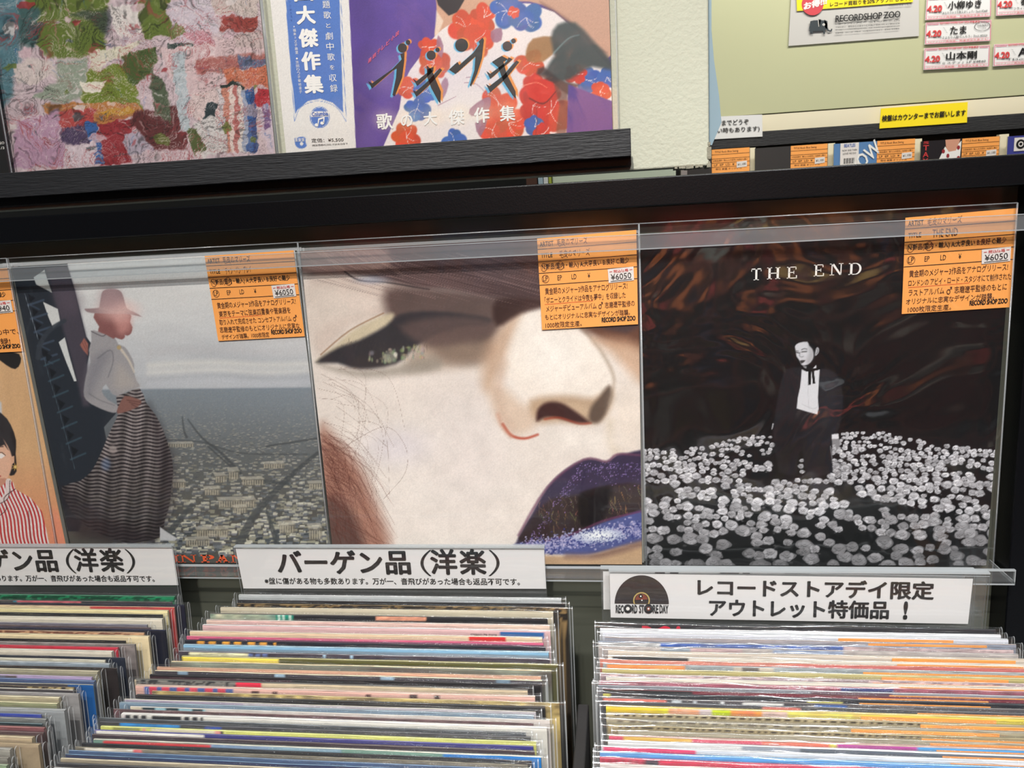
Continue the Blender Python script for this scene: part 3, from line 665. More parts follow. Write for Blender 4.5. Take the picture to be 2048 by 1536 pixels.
# --- man among white roses (right)
def cover_roses():
    root = thing('record', (.47, .002, 0), 'black record titled THE END, dark-suited man among white roses', 'record', 'records on the lower rack')
    A = Art([(1281.5, 470), (2026, 424), (1972, 1130.5), (1291, 1130.5)], Y0, (1240, 400, 2.021), 470, 450, (15, 15, 16))
    p, e, s = A.poly, A.ell, A.stroke
    p([(80, 930), (1560, 930), (1560, 1500), (80, 1500)], (20, 22, 23), 60, 1)
    rs = random.Random(8)
    def rose(x, y, w, br):
        h = w * rs.uniform(.58, .78); k = br; t0 = rs.uniform(-.5, .5)
        n = 9; lobes = [(x + w * .5 * math.cos(a) * rs.uniform(.68, 1.22), y + h * .5 * math.sin(a) * rs.uniform(.62, 1.2)) for a in np.arange(n) * 2 * math.pi / n + t0]
        p(lobes, (k * .86,) * 3, 1.6, 1, 2)
        for i in range(6):                # petals, light rims over darker folds
            a = i * 1.05 + t0 + rs.uniform(-.3, .3); px_, py_ = x + math.cos(a) * w * .27, y + math.sin(a) * h * .27
            e(px_, py_, w * rs.uniform(.16, .25), h * rs.uniform(.14, .22), (min(250, k * rs.uniform(.95, 1.3)),) * 3, .22, .95, a + 1.57)
            if w > 26: s([(px_ - w * .14, py_ + h * .1), (px_, py_ + h * .17), (px_ + w * .14, py_ + h * .07)], 1.6, 1, (k * .42,) * 3, 1.5, .75, 3)
        s([(x - w * .2, y + h * .02), (x, y + h * .16), (x + w * .2, y)], 2, 1.4, (k * .5,) * 3, 1.8, .8, 3); e(x + w * .02, y - h * .07, w * .17, h * .16, (min(250, k * 1.12),) * 3, .35, .95)
        if w > 24: s([(x - w * .07, y - h * .1), (x + w * .03, y - h * .03), (x + w * .11, y - h * .12)], 1.8, 1.2, (k * .5,) * 3, 1.5, .85, 3)
        if rs.random() < .5: e(x + rs.uniform(-.5, .5) * w, y + h * .55, w * .12, h * .1, (k * .5,) * 3, .4, .8)
    pts = []
    for k in range(14000):
        if len(pts) > 640: break
        y = 940 + 540 * rs.random() ** 1.15; x = rs.uniform(90, 1520); dq = (y - 940) / 520; w = (19 + 46 * dq) * rs.uniform(.72, 1.28)
        top = 1010 - 60 * math.exp(-((x - 560) / 180) ** 2) - 76 * math.exp(-((x - 1000) / 260) ** 2)
        if y < top: continue
        if 618 < x < 858 and y < 1108: continue
        if 640 < x < 850 and y < 1130: continue
        if float(vnoise(np.array(x / (40 + 60 * dq)), np.array(y / (22 + 40 * dq)), 7)) < .36: continue
        if y > 1180 and rs.random() < (y - 1180) / 300 * .75: continue
        if 900 < x < 1250 and y > 1330 and rs.random() < .6: continue
        if any(abs(x - a) < (w + c) * .34 and abs(y - b_) < (w + c) * .21 for a, b_, c in pts): continue
        pts.append((x, y, w))
    for x, y, w in sorted(pts, key=lambda t: t[1]):
        rose(x, y, w, rs.uniform(158, 206) * (1 - .34 * max(0, (y - 1230) / 220)))
    for x, y, w in ((872, 1075, 40), (910, 1085, 46), (880, 1100, 34), (735, 1052, 20), (730, 1075, 28), (735, 1098, 24)): rose(x, y, w, 160)
    # the man
    D = lambda q: [(1240 + 0, 0)] and [((1540 + x / 4.5167 - 1240) * 2.021, (640 + y / 4.5167 - 400) * 2.021) for x, y in q]
    p(D([(140, 450), (230, 425), (290, 430), (450, 440), (540, 450), (620, 520), (660, 700), (640, 900), (600, 1030), (560, 1040), (560, 1290), (540, 1390), (330, 1400), (300, 1210), (265, 1190), (245, 1290), (240, 1390), (85, 1370), (40, 1100), (30, 950), (80, 640), (110, 520)]), (34, 33, 36), 5, 1, 2)
    p(D([(450, 470), (560, 470), (610, 620), (560, 900), (470, 950), (440, 800)]), (42, 43, 47), 24, .7, 2); p(D([(60, 960), (220, 900), (300, 1000), (300, 1180), (90, 1300)]), (26, 25, 27), 24, .7, 2)
    p(D([(215, 225), (235, 190), (290, 165), (330, 150), (390, 170), (430, 210), (450, 260), (440, 330), (400, 380), (380, 420), (330, 420), (300, 400)]), (14, 14, 15), 3, 1, 2)
    p(D([(226, 232), (262, 205), (335, 196), (352, 232), (380, 262), (392, 310), (386, 350), (362, 385), (330, 405), (298, 410), (280, 398), (262, 360), (240, 330), (234, 300), (228, 262)]), (206, 206, 206), 2.5, 1, 2)
    p(D([(345, 230), (392, 290), (386, 350), (340, 400), (330, 360), (352, 300)]), (160, 160, 160), 12, .7, 2)
    s(D([(236, 290), (262, 298)]), 5, 4, (60, 60, 60), 3, .9, 0); s(D([(288, 288), (330, 284)]), 5, 4, (66, 66, 66), 3, .9, 0)
    s(D([(284, 268), (310, 258), (334, 264)]), 3, 3, (70, 70, 70), 3, .9); s(D([(232, 276), (256, 280)]), 3, 3, (86, 86, 86), 3, .8, 0)
    s(D([(272, 290), (266, 322), (284, 334), (300, 328)]), 3, 3, (130, 130, 130), 3, .9); p(D([(270, 368), (290, 362), (318, 364), (300, 384), (282, 392)]), (60, 58, 58), 2.5, 1, 2)
    p(D([(405, 318), (414, 258), (430, 246), (442, 262), (440, 290), (420, 318)]), (176, 176, 176), 2, 1, 2); s(D([(424, 262), (432, 282), (418, 306)]), 2.4, 2, (70, 70, 70), 2, .9)
    p(D([(300, 412), (330, 420), (325, 452), (300, 440)]), (150, 150, 150), 3); p(D([(384, 440), (416, 404), (420, 440)]), (220, 220, 220), 2)
    p(D([(286, 438), (330, 452), (448, 440), (440, 560), (432, 700), (438, 800), (426, 852), (330, 826), (240, 798), (250, 700), (272, 600), (282, 500)]), (218, 219, 218), 2, 1)
    s(D([(340, 560), (345, 700), (350, 800)]), 1.6, 1.6, (180, 180, 180), 2.5, .7); s(D([(290, 760), (380, 800), (420, 790)]), 2, 2, (170, 170, 170), 3, .7)
    s(D([(296, 436), (350, 456), (448, 436)]), 11, 10, (16, 16, 16), 2, 1); p(D([(345, 466), (370, 462), (368, 584), (345, 586)]), (18, 18, 18), 1.5); p(D([(374, 460), (396, 460), (408, 574), (386, 576)]), (18, 18, 18), 1.5)
    p(D([(556, 1032), (616, 1030), (622, 1070), (556, 1074)]), (226, 226, 226), 2); p(D([(558, 1074), (622, 1072), (634, 1120), (600, 1180), (584, 1120), (560, 1124)]), (138, 138, 138), 3)
    s(D([(26, 940), (18, 985)]), 6, 3, (196, 196, 196), 2, .9, 0); s(D([(545, 1140), (560, 1250)]), 4, 4, (150, 150, 150), 3, .7, 0)
    A.C[..., 2] *= 1.02
    A.mesh('printed_cover', root, PRINT, .0004); jacket_box(root, A.q, .004, mat('black_jacket_board', (20, 20, 20), .5))
    w = MB()
    L = [('T', 530, 325, 571), ('H', 594, 321, 647), ('E', 674, 318, 717), ('E', 783, 309, 826), ('N', 847, 305, 901), ('D', 923, 303, 975)]
    serif_text(w, [(c, 1240 + a / 2.021, 400 + b_ / 2.021, 1240 + d / 2.021, -.045) for c, a, b_, d in L], 23.5, Y(-.0007), WHITEINK)
    w.build('cover_lettering', root)
    price_card(root, [(1811, 435.5), (2035.6, 416), (2019, 614.4), (1803.5, 628)], Y(-.0022), 'THE END',
               [('黄金期のメジャー3作品をアナログリリース!', .055, .955, .545, .62), ('ロンドンの アビイ・ロード・スタジオにて制作された', .05, .99, .645, .715),
                ('ラストアルバム ♂ 志磨遼平監修のもとに', .055, .96, .745, .825), ('オリジナルに忠実なデザインが踏襲。', .035, .85, .84, .905), ('1000枚限定生産。', .055, .46, .925, .99)], title_box=(.25, .48))
    display_sleeve(root, .3172, .6270, -.0004, .3245, -.0055, SLEEVE_DARK, 13, amp=.002)
    return root

# --- woman in a striped shirt, cut by the frame (far left)
def cover_stripes():
    root = thing('record', (-.47, .002, 0), 'tan record with dark-haired woman in red striped shirt, far left of rack', 'record', 'records on the lower rack')
    xl = U(17.5, 540, Y(-.0045))[0]; pl = Y(-.0045)
    A = Art([(-700, 590), (17.5, 538), (140, 1128), (-620, 1128)], pl, (0, 500, 2.26), 200, 200, (206, 166, 122))
    def half(x, y): return None
    nx = 300
    # finer print only where the frame shows it
    q = A.q; u0 = .72
    A2 = Art([(-160, 551), (17.5, 538), (140, 1128), (-70, 1128)], pl, (0, 500, 2.26), 170, 420, (208, 168, 124))
    p, e, s = A2.poly, A2.ell, A2.stroke
    t = np.clip((A2.Y - 900) / 500, 0, 1)[..., None]; A2.C = A2.C * (1 - t) + np.array([214, 136, 100.]) * t
    A2.C *= (1 + .08 * (fbm(A2.X / 40, A2.Y / 160, 6, 4) - .5))[..., None]
    p([(-60, 440), (20, 455), (88, 470), (94, 510), (70, 538), (30, 520), (-20, 480)], (36, 34, 34), 3, 1, 2)
    p([(-40, 640), (8, 690), (10, 740), (-40, 760)], (196, 196, 196), 6)
    p([(-60, 720), (10, 740), (50, 790), (74, 860), (72, 920), (76, 1000), (50, 1020), (20, 1000), (-60, 960)], (44, 38, 38), 3, 1, 2)
    p([(-60, 860), (-10, 840), (20, 860), (48, 910), (58, 960), (46, 1010), (20, 1050), (-20, 1080), (-60, 1080)], (222, 176, 148), 4, 1, 2)
    p([(-60, 840), (0, 835), (14, 850), (40, 905), (20, 880), (-30, 900), (-60, 900)], (44, 38, 38), 3); p([(46, 935), (66, 930), (66, 960), (52, 970)], (216, 170, 140), 2)
    p([(-12, 925), (8, 918), (24, 930), (8, 942), (-10, 940)], (236, 228, 222), 1.6); s([(-20, 922), (6, 914), (26, 928)], 4, 3, (40, 30, 30), 2); s([(-20, 890), (16, 888)], 4, 4, (60, 46, 42), 3, 1, 0)
    e(-8, 1022, 14, 5, (176, 60, 50), .3)
    for k in range(7):
        a = k * .9; s([(70, 980), (70 + 15 * math.cos(a), 980 + 17 * math.sin(a))], 4, 2, (206, 164, 84), 2, 1, 0)
    e(70, 980, 6, 6, (226, 196, 120), .4)
    p([(-80, 1040), (20, 1030), (48, 1040), (40, 1100), (-80, 1120)], (196, 140, 116), 4)
    shirt = [(-90, 1110), (-20, 1090), (40, 1040), (60, 1048), (70, 1080), (140, 1120), (190, 1180), (205, 1240), (225, 1330), (230, 1420), (-90, 1420)]
    def st(x, y):
        k = .5 + .5 * np.clip(np.sin((x + (y - 1200) * -.28 + 8 * np.sin(y / 40)) / 16.5 * 2 * math.pi) * 2.2, -1, 1)
        return np.array([226, 220, 216.]) * (1 - k[..., None]) + np.array([182, 46, 48.]) * k[..., None]
    p(shirt, st, 2.5, 1); s([(40, 1045), (30, 1110), (-10, 1140), (-60, 1150)], 26, 20, (222, 212, 208), 3, .9); s([(46, 1042), (38, 1120), (-10, 1150)], 3, 3, (60, 40, 40), 2)
    s([(70, 1080), (20, 1120), (30, 1170), (0, 1200)], 4, 3, (70, 40, 40), 2, .9); s([(130, 1180), (140, 1300), (150, 1400)], 5, 4, (110, 60, 60), 4, .6)
    p([(235, 1200), (260, 1180), (300, 1300), (310, 1400), (240, 1400)], (226, 140, 116), 20, .6, 2)
    A2.grain(.05, 4, 4)
    A2.mesh('printed_cover', root, PRINT, .0004)
    a, b_ = q[0].copy(), q[3].copy(); a[0] = q[1][0] - .315; b_[0] = q[2][0] - .315
    jacket_box(root, [a, A2.q[1], A2.q[2], b_], .0045, SPINE, mat('tan_cover', (208, 168, 124), .5))
    price_card(root, [(-170, 548), (17.7, 535), (47, 702.6), (-135, 712)], Y(-.0068), '', [('', 0, 1, .5, .6), ('', 0, 1, .5, .6), ('昭和の暮らしの中で、', .3, .99, .72, .79), ('全曲新録!', .5, .88, .83, .9)], price='4940', name2='')
    x1 = q[1][0] + .002
    display_sleeve(root, x1 - .319, x1, -.0004, .3245, -.0076, SLEEVE, 21, amp=.0003)
    return root
cover_face(); cover_city(); cover_roses(); cover_stripes()

# spare copies standing behind the displayed ones (their edges show)
for lab, xr_, ys, zt2 in (('spare record close behind the striped-shirt cover, pale edge showing', U(17.5, 538, Y(-.0045))[0] + .0012, .0006, .3155),
                          ('hindmost spare record behind the striped-shirt cover, grey edge showing', U(17.5, 538, Y(-.0045))[0] + .003, .0055, .3150),
                          ('spare record close behind the city cover, thin pale edge showing', -.0050, .0048, .3158),
                          ('hindmost spare record behind the city cover, thin grey edge showing', -.0040, .0095, .3150),
                          ('spare record behind the face cover, only its dark edge showing', .3150, .0048, .3148)):
    r_ = thing('record', (xr_ - .157, ys, 0), lab, 'record', 'spare copies on the lower rack')
    b = MB(); b.box((xr_ - .3145, ys, 0), (xr_, ys + .0036, zt2), SPINE); b.build('jacket', r_)
    b = MB(); b.box((xr_ - .317, ys + .0036, 0), (xr_ + .0022, ys + .0040, zt2 + .004), SEAM); b.build('clear_sleeve', r_)

# ------------------------------------------------------------------ records on the upper ledge
YU = Y(.030)
def upper_quad(xl, xr, z1, y=.030): return [(xl, y, z1), (xr, y, z1), (xr, y, zsh), (xl, y, zsh)]
def to_px(q): return [tuple(P(np.array(c))) for c in q]

def cover_strokes():
    root = thing('record', (-.19, .032, zsh), 'record with a thick multicoloured abstract paint-stroke cover on the ledge', 'record', 'records on the upper ledge')
    xr_ = U(549, 285, YU)[0]; q = upper_quad(xr_ - .315, xr_, .60)
    A = Art(to_px(q), YU, (0, 0, 2.8444), 440, 300, (196, 176, 180), warp=(46, 70))
    A.X += (fbm(A.X / 16, A.Y / 16, 77, 3) - .5) * 20; A.Y += (fbm(A.X / 18, A.Y / 18, 91, 3) - .5) * 20; A.lim()
    p, s = A.poly, A.stroke
    olive, dk, wh, rd, bl, tl = (92, 108, 44), (48, 58, 60), (214, 204, 200), (150, 46, 50), (52, 92, 150), (84, 122, 132)
    p([(-200, -900), (200, -900), (120, 300), (60, 560), (-200, 900)], tl, 20)
    p([(120, -200), (620, -200), (600, 280), (480, 320), (280, 330), (180, 220)], olive, 10); p([(100, 50), (240, 60), (200, 280), (120, 260)], (62, 92, 90), 14)
    p([(780, -100), (980, -100), (960, 200), (820, 220), (790, 120)], olive, 6); p([(400, 70), (640, 60), (620, 200), (520, 120)], dk, 18, .7)
    p([(620, 40), (780, 20), (800, 180), (720, 230), (660, 190)], (214, 206, 200), 4); p([(80, 380), (180, 320), (300, 350), (330, 430), (220, 470), (100, 470)], (204, 190, 184), 6)
    p([(330, 340), (500, 330), (480, 560), (380, 600), (180, 560), (320, 470)], (140, 150, 132), 12)
    p([(500, 400), (740, 360), (820, 640), (520, 640), (470, 560)], (104, 120, 40), 5); p([(680, 300), (900, 270), (860, 420), (760, 480), (700, 380)], (66, 84, 40), 6)
    p([(500, 290), (820, 230), (700, 320), (520, 400)], (206, 200, 178), 4); p([(450, 470), (620, 450), (560, 520), (500, 520)], (222, 216, 196), 3)
    p([(240, 600), (780, 580), (820, 640), (640, 700), (300, 680)], (176, 116, 64), 6); p([(560, 640), (740, 600), (760, 640), (620, 670)], (190, 140, 52), 5)
    p([(90, 700), (330, 620), (360, 800), (380, 940), (60, 960)], (176, 140, 162), 8); p([(340, 700), (560, 680), (540, 800), (360, 820)], (74, 60, 88), 8); p([(330, 640), (560, 620), (520, 700), (340, 730)], (170, 70, 66), 6)
    p([(560, 690), (760, 680), (740, 920), (580, 940)], (140, 42, 48), 4); p([(490, 700), (550, 690), (590, 930), (540, 930)], bl, 3); p([(370, 830), (540, 800), (540, 940), (370, 950)], (206, 190, 196), 4)
    p([(690, 770), (900, 740), (930, 860), (740, 880)], (172, 160, 172), 5); p([(760, 640), (1060, 600), (1060, 860), (900, 860), (740, 700)], (92, 44, 44), 8); p([(860, 380), (950, 480), (980, 700), (880, 640)], (80, 92, 70), 8)
    p([(900, 270), (1250, 200), (1540, 260), (1540, 520), (1100, 560), (960, 420)], (204, 178, 178), 6); p([(1120, 340), (1540, 300), (1540, 400), (1120, 420)], (160, 92, 84), 8, .9); p([(1350, 320), (1530, 340), (1530, 400), (1360, 400)], (84, 96, 124), 6)
    p([(1260, 400), (1540, 380), (1540, 500), (1300, 480)], (192, 108, 78), 6); p([(950, 20), (1200, -40), (1240, 180), (1040, 250), (960, 140)], (196, 184, 192), 6)
    p([(1250, 100), (1460, 90), (1450, 200), (1250, 160)], (142, 60, 52), 5); p([(1200, -200), (1480, -200), (1460, 90), (1220, 80)], (196, 180, 172), 6); p([(1330, 200), (1500, 180), (1500, 280), (1340, 270)], (190, 170, 166), 4)
    p([(960, 240), (1120, 250), (1100, 270), (960, 262)], (40, 56, 52), 3); p([(1020, 180), (1180, 170), (1220, 250), (1100, 250)], (196, 150, 160), 6); p([(980, 300), (1060, 290), (1080, 760), (1030, 760)], (176, 186, 190), 3)
    p([(1080, 540), (1260, 480), (1260, 640), (1140, 700), (1080, 640)], (212, 190, 186), 5); p([(1180, 580), (1250, 580), (1200, 700), (1150, 680)], (38, 52, 56), 3); p([(1270, 470), (1380, 480), (1370, 510), (1280, 520)], (30, 44, 40), 3)
    for i, c in enumerate([(206, 196, 196), (196, 130, 110), (220, 200, 190), (180, 110, 104), (214, 204, 196), (150, 160, 180), (50, 92, 150), (36, 66, 120)]):
        x = 1262 + i * 24; s([(x, 510), (x + 10, 640), (x + 16, 860)], 28, 26, c, 3, 1, 4)
    p([(1460, 520), (1560, 500), (1560, 640), (1440, 590)], (168, 40, 50), 4); p([(1470, 600), (1560, 600), (1560, 880), (1480, 760)], (196, 180, 190), 4); p([(1490, 600), (1550, 620), (1540, 720), (1500, 740)], (112, 82, 122), 4)
    p([(1100, 700), (1270, 640), (1300, 860), (1140, 900)], (206, 200, 196), 6); p([(1060, 740), (1120, 720), (1180, 860), (1100, 880)], (80, 90, 50), 5)
    rs = random.Random(4)
    for k in range(420):                 # bristle streaks
        x = rs.uniform(-100, 1540); y = rs.uniform(-420, 900); a = rs.uniform(-.5, .5) + (1.3 if rs.random() < .4 else 0); L = rs.uniform(40, 170); c = rs.choice([wh, wh, (180, 120, 124), (120, 130, 130), (70, 84, 70), rd, (214, 190, 190), bl, dk])
        s([(x, y), (x + L * .5 * math.cos(a), y + L * .5 * math.sin(a) + rs.uniform(-12, 12)), (x + L * math.cos(a), y + L * math.sin(a))], rs.uniform(2, 9), 1, c, 4, rs.uniform(.2, .65), 3)
    for k in range(60):
        x = rs.uniform(-100, 1500); y = rs.uniform(-700, 880); w = rs.uniform(20, 70); p([(x + w * math.cos(a) * rs.uniform(.5, 1), y + .7 * w * math.sin(a) * rs.uniform(.5, 1)) for a in np.linspace(0, 5.6, 6)], rs.choice([wh, (200, 170, 176), (156, 140, 150), olive, rd, (60, 70, 74)]), 3, .8)
    th = fbm(A.X / 300, A.Y / 300, 40, 2) * 7.0; sx = A.X * np.cos(th) + A.Y * np.sin(th); sy = -A.X * np.sin(th) + A.Y * np.cos(th)
    st = vnoise(sx / 7.5, sy / 170, 15); st2 = vnoise(sx / 16, sy / 190, 16); blob = fbm(A.X / 120, A.Y / 120, 55, 3)
    hi = np.clip((st - .55) * 3, 0, 1) * np.clip((blob - .38) * 5, 0, 1); A.C += (hi * .62)[..., None] * (np.array([226, 212, 210.]) - A.C)
    lo = np.clip((.42 - st2) * 4, 0, 1) * np.clip((.62 - blob) * 5, 0, 1); A.C *= (1 - .42 * lo)[..., None]
    rdm = np.clip((vnoise(sx / 10, sy / 150, 77) - .6) * 5, 0, 1) * np.clip((fbm(A.X / 90, A.Y / 90, 66, 2) - .5) * 8, 0, 1); A.C += (rdm * .6)[..., None] * (np.array([150, 60, 64.]) - A.C)
    A.C *= (.97 + .16 * (fbm(A.X / 9, A.Y / 9, 5, 2) - .5))[..., None]
    A.mesh('printed_cover', root, PRINT, .0004)
    jacket_box(root, [(q[0][0], .030, .705), (q[1][0], .030, .705), q[2], q[3]], .004)
    display_sleeve(root, xr_ - .3185, xr_ + .0035, zsh, .712, .0245, SLEEVE_UP, 31, amp=.0012)
    return root
SLEEVE_UP = clear_mat('bright_thin_clear_sleeve', haze=.012, rough=.10, bump=.7, bscale=12, bdist=.006, refl=.08)

def cover_floral():
    root = thing('record', (.14, .032, zsh), 'purple record with a woman in a floral red and white dress on the ledge', 'record', 'records on the upper ledge')
    xr_ = U(1225, 255, YU)[0]; xl_ = U(572, 300, YU)[0]; q = upper_quad(xl_, xr_, .60)
    A = Art(to_px(q), YU, (560, 0, 2.8444), 430, 280, (88, 66, 140))
    p, e, s = A.poly, A.ell, A.stroke
    A.C *= (1 + .25 * (fbm(A.X / 160, A.Y / 260, 2, 3) - .5))[..., None]
    p([(430, 300), (560, 300), (540, 560), (460, 830), (420, 830)], (70, 50, 116), 50, .5, 2); p([(440, 820), (520, 600), (620, 560), (660, 700), (560, 840)], (100, 76, 156), 40, .5, 2)
    # neck, arm
    skin = (206, 160, 132)
    p([(860, -500), (1260, -500), (1250, 20), (1180, 60), (1000, 110), (950, 170), (880, 220), (890, 120), (890, 20)], skin, 4, 1, 2); p([(880, -40), (900, 30), (960, 90), (1010, 70), (1050, 0), (1060, -60)], (44, 36, 38), 4)
    p([(890, 60), (930, 120), (900, 200), (880, 210)], (236, 216, 196), 6, .8)
    p([(1240, -300), (1900, -300), (1900, 300), (1800, 290), (1700, 180), (1560, 60), (1420, 10), (1300, 10), (1240, 0)], (196, 152, 128), 5, 1, 2); p([(1480, 10), (1640, 110), (1780, 260), (1860, 300), (1700, 210), (1560, 90)], (120, 82, 74), 14, .7, 2)
    # dress
    dress = [(1250, -20), (1320, 20), (1420, 20), (1560, 70), (1720, 200), (1830, 330), (1900, 400), (1900, 585), (1800, 540), (1660, 500), (1640, 560), (1630, 760), (1560, 900), (560, 900), (620, 760), (680, 620), (700, 480), (740, 400), (800, 320), (850, 240), (920, 170), (980, 130), (1100, 80), (1200, 60)]
    p(dress, (232, 222, 218), 3, 1)
    red, red2, blu, mau, grn = (214, 78, 48), (196, 52, 40), (58, 98, 170), (156, 110, 130), (110, 92, 52)
    def flower(cx, cy, r, col, n=5, seed=0, sq=.9):
        rs = random.Random(seed)
        for k in range(n):
            a = k * 6.283 / n + rs.random(); e(cx + r * .55 * math.cos(a), cy + r * .55 * sq * math.sin(a), r * rs.uniform(.42, .62), r * rs.uniform(.36, .56), tuple(c * rs.uniform(.9, 1.06) for c in col), .12, 1, a)
        e(cx, cy, r * .5, r * .45, col, .2)
        for k in range(4):
            a = rs.uniform(0, 6.28); s([(cx, cy), (cx + r * .5 * math.cos(a + .2), cy + r * .5 * math.sin(a + .2)), (cx + r * .85 * math.cos(a), cy + r * .8 * math.sin(a))], 3, 2, (240, 226, 220), 2, .8, 3)
    for cx, cy, r, c, sd in ((1060, 160, 110, red, 1), (1160, 100, 80, red, 2), (1110, 230, 100, red, 3), (1290, 60, 100, blu, 4), (1400, 100, 90, blu, 5), (1330, 70, 34, red, 6), (880, 360, 90, red, 7), (850, 270, 60, red, 8), (740, 500, 70, red, 9), (830, 520, 70, blu, 10), (780, 620, 70, blu, 11),
                             (720, 780, 80, red, 12), (990, 800, 66, blu, 13), (1240, 580, 100, red, 14), (1300, 700, 110, red, 15), (1210, 740, 80, red, 16), (1420, 360, 80, red, 17), (1480, 520, 110, red2, 18), (1540, 640, 120, red2, 19), (1440, 600, 90, red2, 20), (1450, 720, 60, blu, 21), (1760, 460, 70, blu, 22), (1860, 440, 60, blu, 23), (1680, 420, 60, red2, 24), (1820, 520, 60, red, 25), (1500, 760, 60, red2, 26)):
        flower(cx, cy, r, c, 6 if c != blu else 7, sd)
    for pts in ([(900, 200), (930, 260), (920, 330), (890, 280)], [(940, 440), (960, 480), (930, 560), (910, 500)], [(1080, 620), (1160, 560), (1200, 560), (1180, 640), (1090, 660)], [(1110, 700), (1180, 680), (1140, 780)], [(1200, 180), (1260, 160), (1260, 230), (1210, 240)]):
        p(pts, mau, 4, .9, 2)
    for pts in ([(900, 600), (1000, 550)], [(1050, 470), (1120, 480), (1180, 540)], [(880, 420), (960, 400)], [(1060, 440), (1130, 440)]): s(pts, 5, 3, mau, 3, .8, 3)
    p([(1400, 290), (1440, 220), (1560, 210), (1580, 270), (1500, 350), (1410, 350)], (150, 106, 60), 8, .9, 2); p([(1540, 220), (1580, 140), (1680, 130), (1780, 230), (1880, 340), (1890, 400), (1780, 380), (1700, 420), (1600, 470), (1500, 420), (1560, 320)], (50, 62, 62), 16, .95, 2)
    p([(1500, 380), (1600, 460), (1700, 480), (1640, 540), (1560, 480), (1460, 420)], (50, 40, 40), 10, .8, 2); s([(1560, 300), (1640, 220), (1700, 200)], 10, 5, (120, 146, 146), 8, .7)
    p([(1400, 470), (1500, 450), (1580, 500), (1520, 580), (1420, 560)], (206, 46, 34), 6, 1, 2); s([(1380, 490), (1460, 470), (1520, 500)], 6, 3, (244, 150, 120), 4, .8); s([(1420, 560), (1500, 590), (1570, 520)], 8, 5, (80, 22, 22), 6, .8)
    p([(1560, 480), (1635, 480), (1630, 760), (1570, 760), (1590, 600)], (98, 66, 56), 10, .75, 2)
    s([(1460, 600), (1462, 700), (1450, 800)], 3, 3, (120, 40, 36), 4, .7)
    p([(1640, 480), (1900, 580), (1900, 820), (1630, 820)], (80, 62, 136), 5)
    # glow and coloured offsets of the big title
    for cx, cy in ((600, 420), (850, 480), (1040, 380), (1260, 440)): e(cx, cy, 120, 120, (200, 190, 214), .9, .22)
    kana = KANA
    for pts in kana:
        p([(x - 12, y + 10) for x, y in pts], (96, 176, 214), 2, .95); p([(x + 14, y - 6) for x, y in pts], (232, 146, 70), 2, .95)
    for cx, cy, r in DOTS:
        e(cx - 8, cy + 6, r, r, (96, 176, 214), .08); e(cx + 9, cy - 3, r, r, (232, 146, 70), .08)
    for i in range(6): e(600 + i * 140, 680 - i * 9, 60, 50, (246, 226, 190), .8, .35)
    # paper obi at the left edge
    p([(-100, -600), (365, -600), (434, 870), (-100, 900)], (226, 222, 216), 2)
    p([(50, -600), (320, -600), (358, 560), (360, 640), (300, 585), (230, 562), (160, 575), (100, 625), (88, 650), (38, 100)], (86, 122, 190), 2)
    s([(10, -400), (42, 100), (84, 690)], 2.5, 2.5, (86, 122, 190), 2, 1, 0); s([(332, -400), (366, 440), (378, 690)], 2.5, 2.5, (86, 122, 190), 2, 1, 0); s([(84, 690), (120, 610), (220, 575), (320, 610), (376, 690)], 2.5, 2.5, (86, 122, 190), 2, 1, 5)
    e(227, 668, 56, 61, (86, 122, 190), .03); e(227, 668, 52, 57, (226, 222, 216), .03); e(227, 668, 50, 55, (86, 122, 190), .03); p([(176, 634), (278, 634), (280, 664), (174, 664)], (226, 222, 216), 2)
    p([(82, 786), (140, 780), (144, 808), (86, 810)], (86, 122, 190), 2); e(122, 812, 36, 34, (86, 122, 190), .06); e(124, 818, 10, 10, (226, 222, 216), .1); e(176, 800, 30, 40, (226, 222, 216), .1)
    A.grain(.05, 4, 8)
    A.mesh('printed_cover', root, PRINT, .0004)
    jacket_box(root, [(xl_, .030, .705), (xr_, .030, .705), q[2], q[3]], .004)
    # lettering
    C = lambda x, y: (560 + x / 2.8444, y / 2.8444); pl = Y(.0292)
    w = MB()
    for pts in kana: w.face([U(*C(*t), pl) for t in pts][::-1], INK)
    for cx, cy, r in DOTS: w.face([U(*C(cx + r * math.cos(a), cy + r * math.sin(a)), pl) for a in np.linspace(6.28, .3, 20)], INK)
    for i, (ch, x, y, sz) in enumerate((('歌', 555, 738, 88), ('の', 690, 722, 66), ('大', 820, 714, 74), ('傑', 964, 712, 84), ('作', 1108, 700, 84), ('集', 1254, 690, 84))):
        ptext(w, ch, C(x, y), C(x + sz, y - sz * .06), sz / 2.8444 * 1.02, pl, WHITEINK, bold=.025)
    n = '連続テレビ小説'
    for i, ch in enumerate(n):
        x = 500 + i * 26; y = 362 - i * 25; ll = C(x, y); ptext(w, ch, ll, C(x + 20, y - 16), 0, pl, PINKINK, ul=C(x + 2, y - 26), bold=.02)
    for i, ch in enumerate('の歌と主演'): pass
    def vert(chars, x, y0, dy, sz, dx, m, bold):
        for i, ch in enumerate(chars):
            if ch == ' ': continue
            xx = x + dx * i; yy = y0 + dy * i; k = .62 if ch in 'ともをのほかスルブー・●★' else 1
            o = sz * (1 - k) / 2; ptext(w, ch, C(xx + o, yy - o), C(xx + sz - o, yy - o - sz * .05), sz * k / 2.8444, pl, m, bold=bold)
    vert('曲大傑作集', 86, 6, 131, 100, 15, WHITEINK, .05)
    vert('題歌と劇中歌を収録', 244, 48, 59.5, 42, 5.4, WHITEINK, .0)
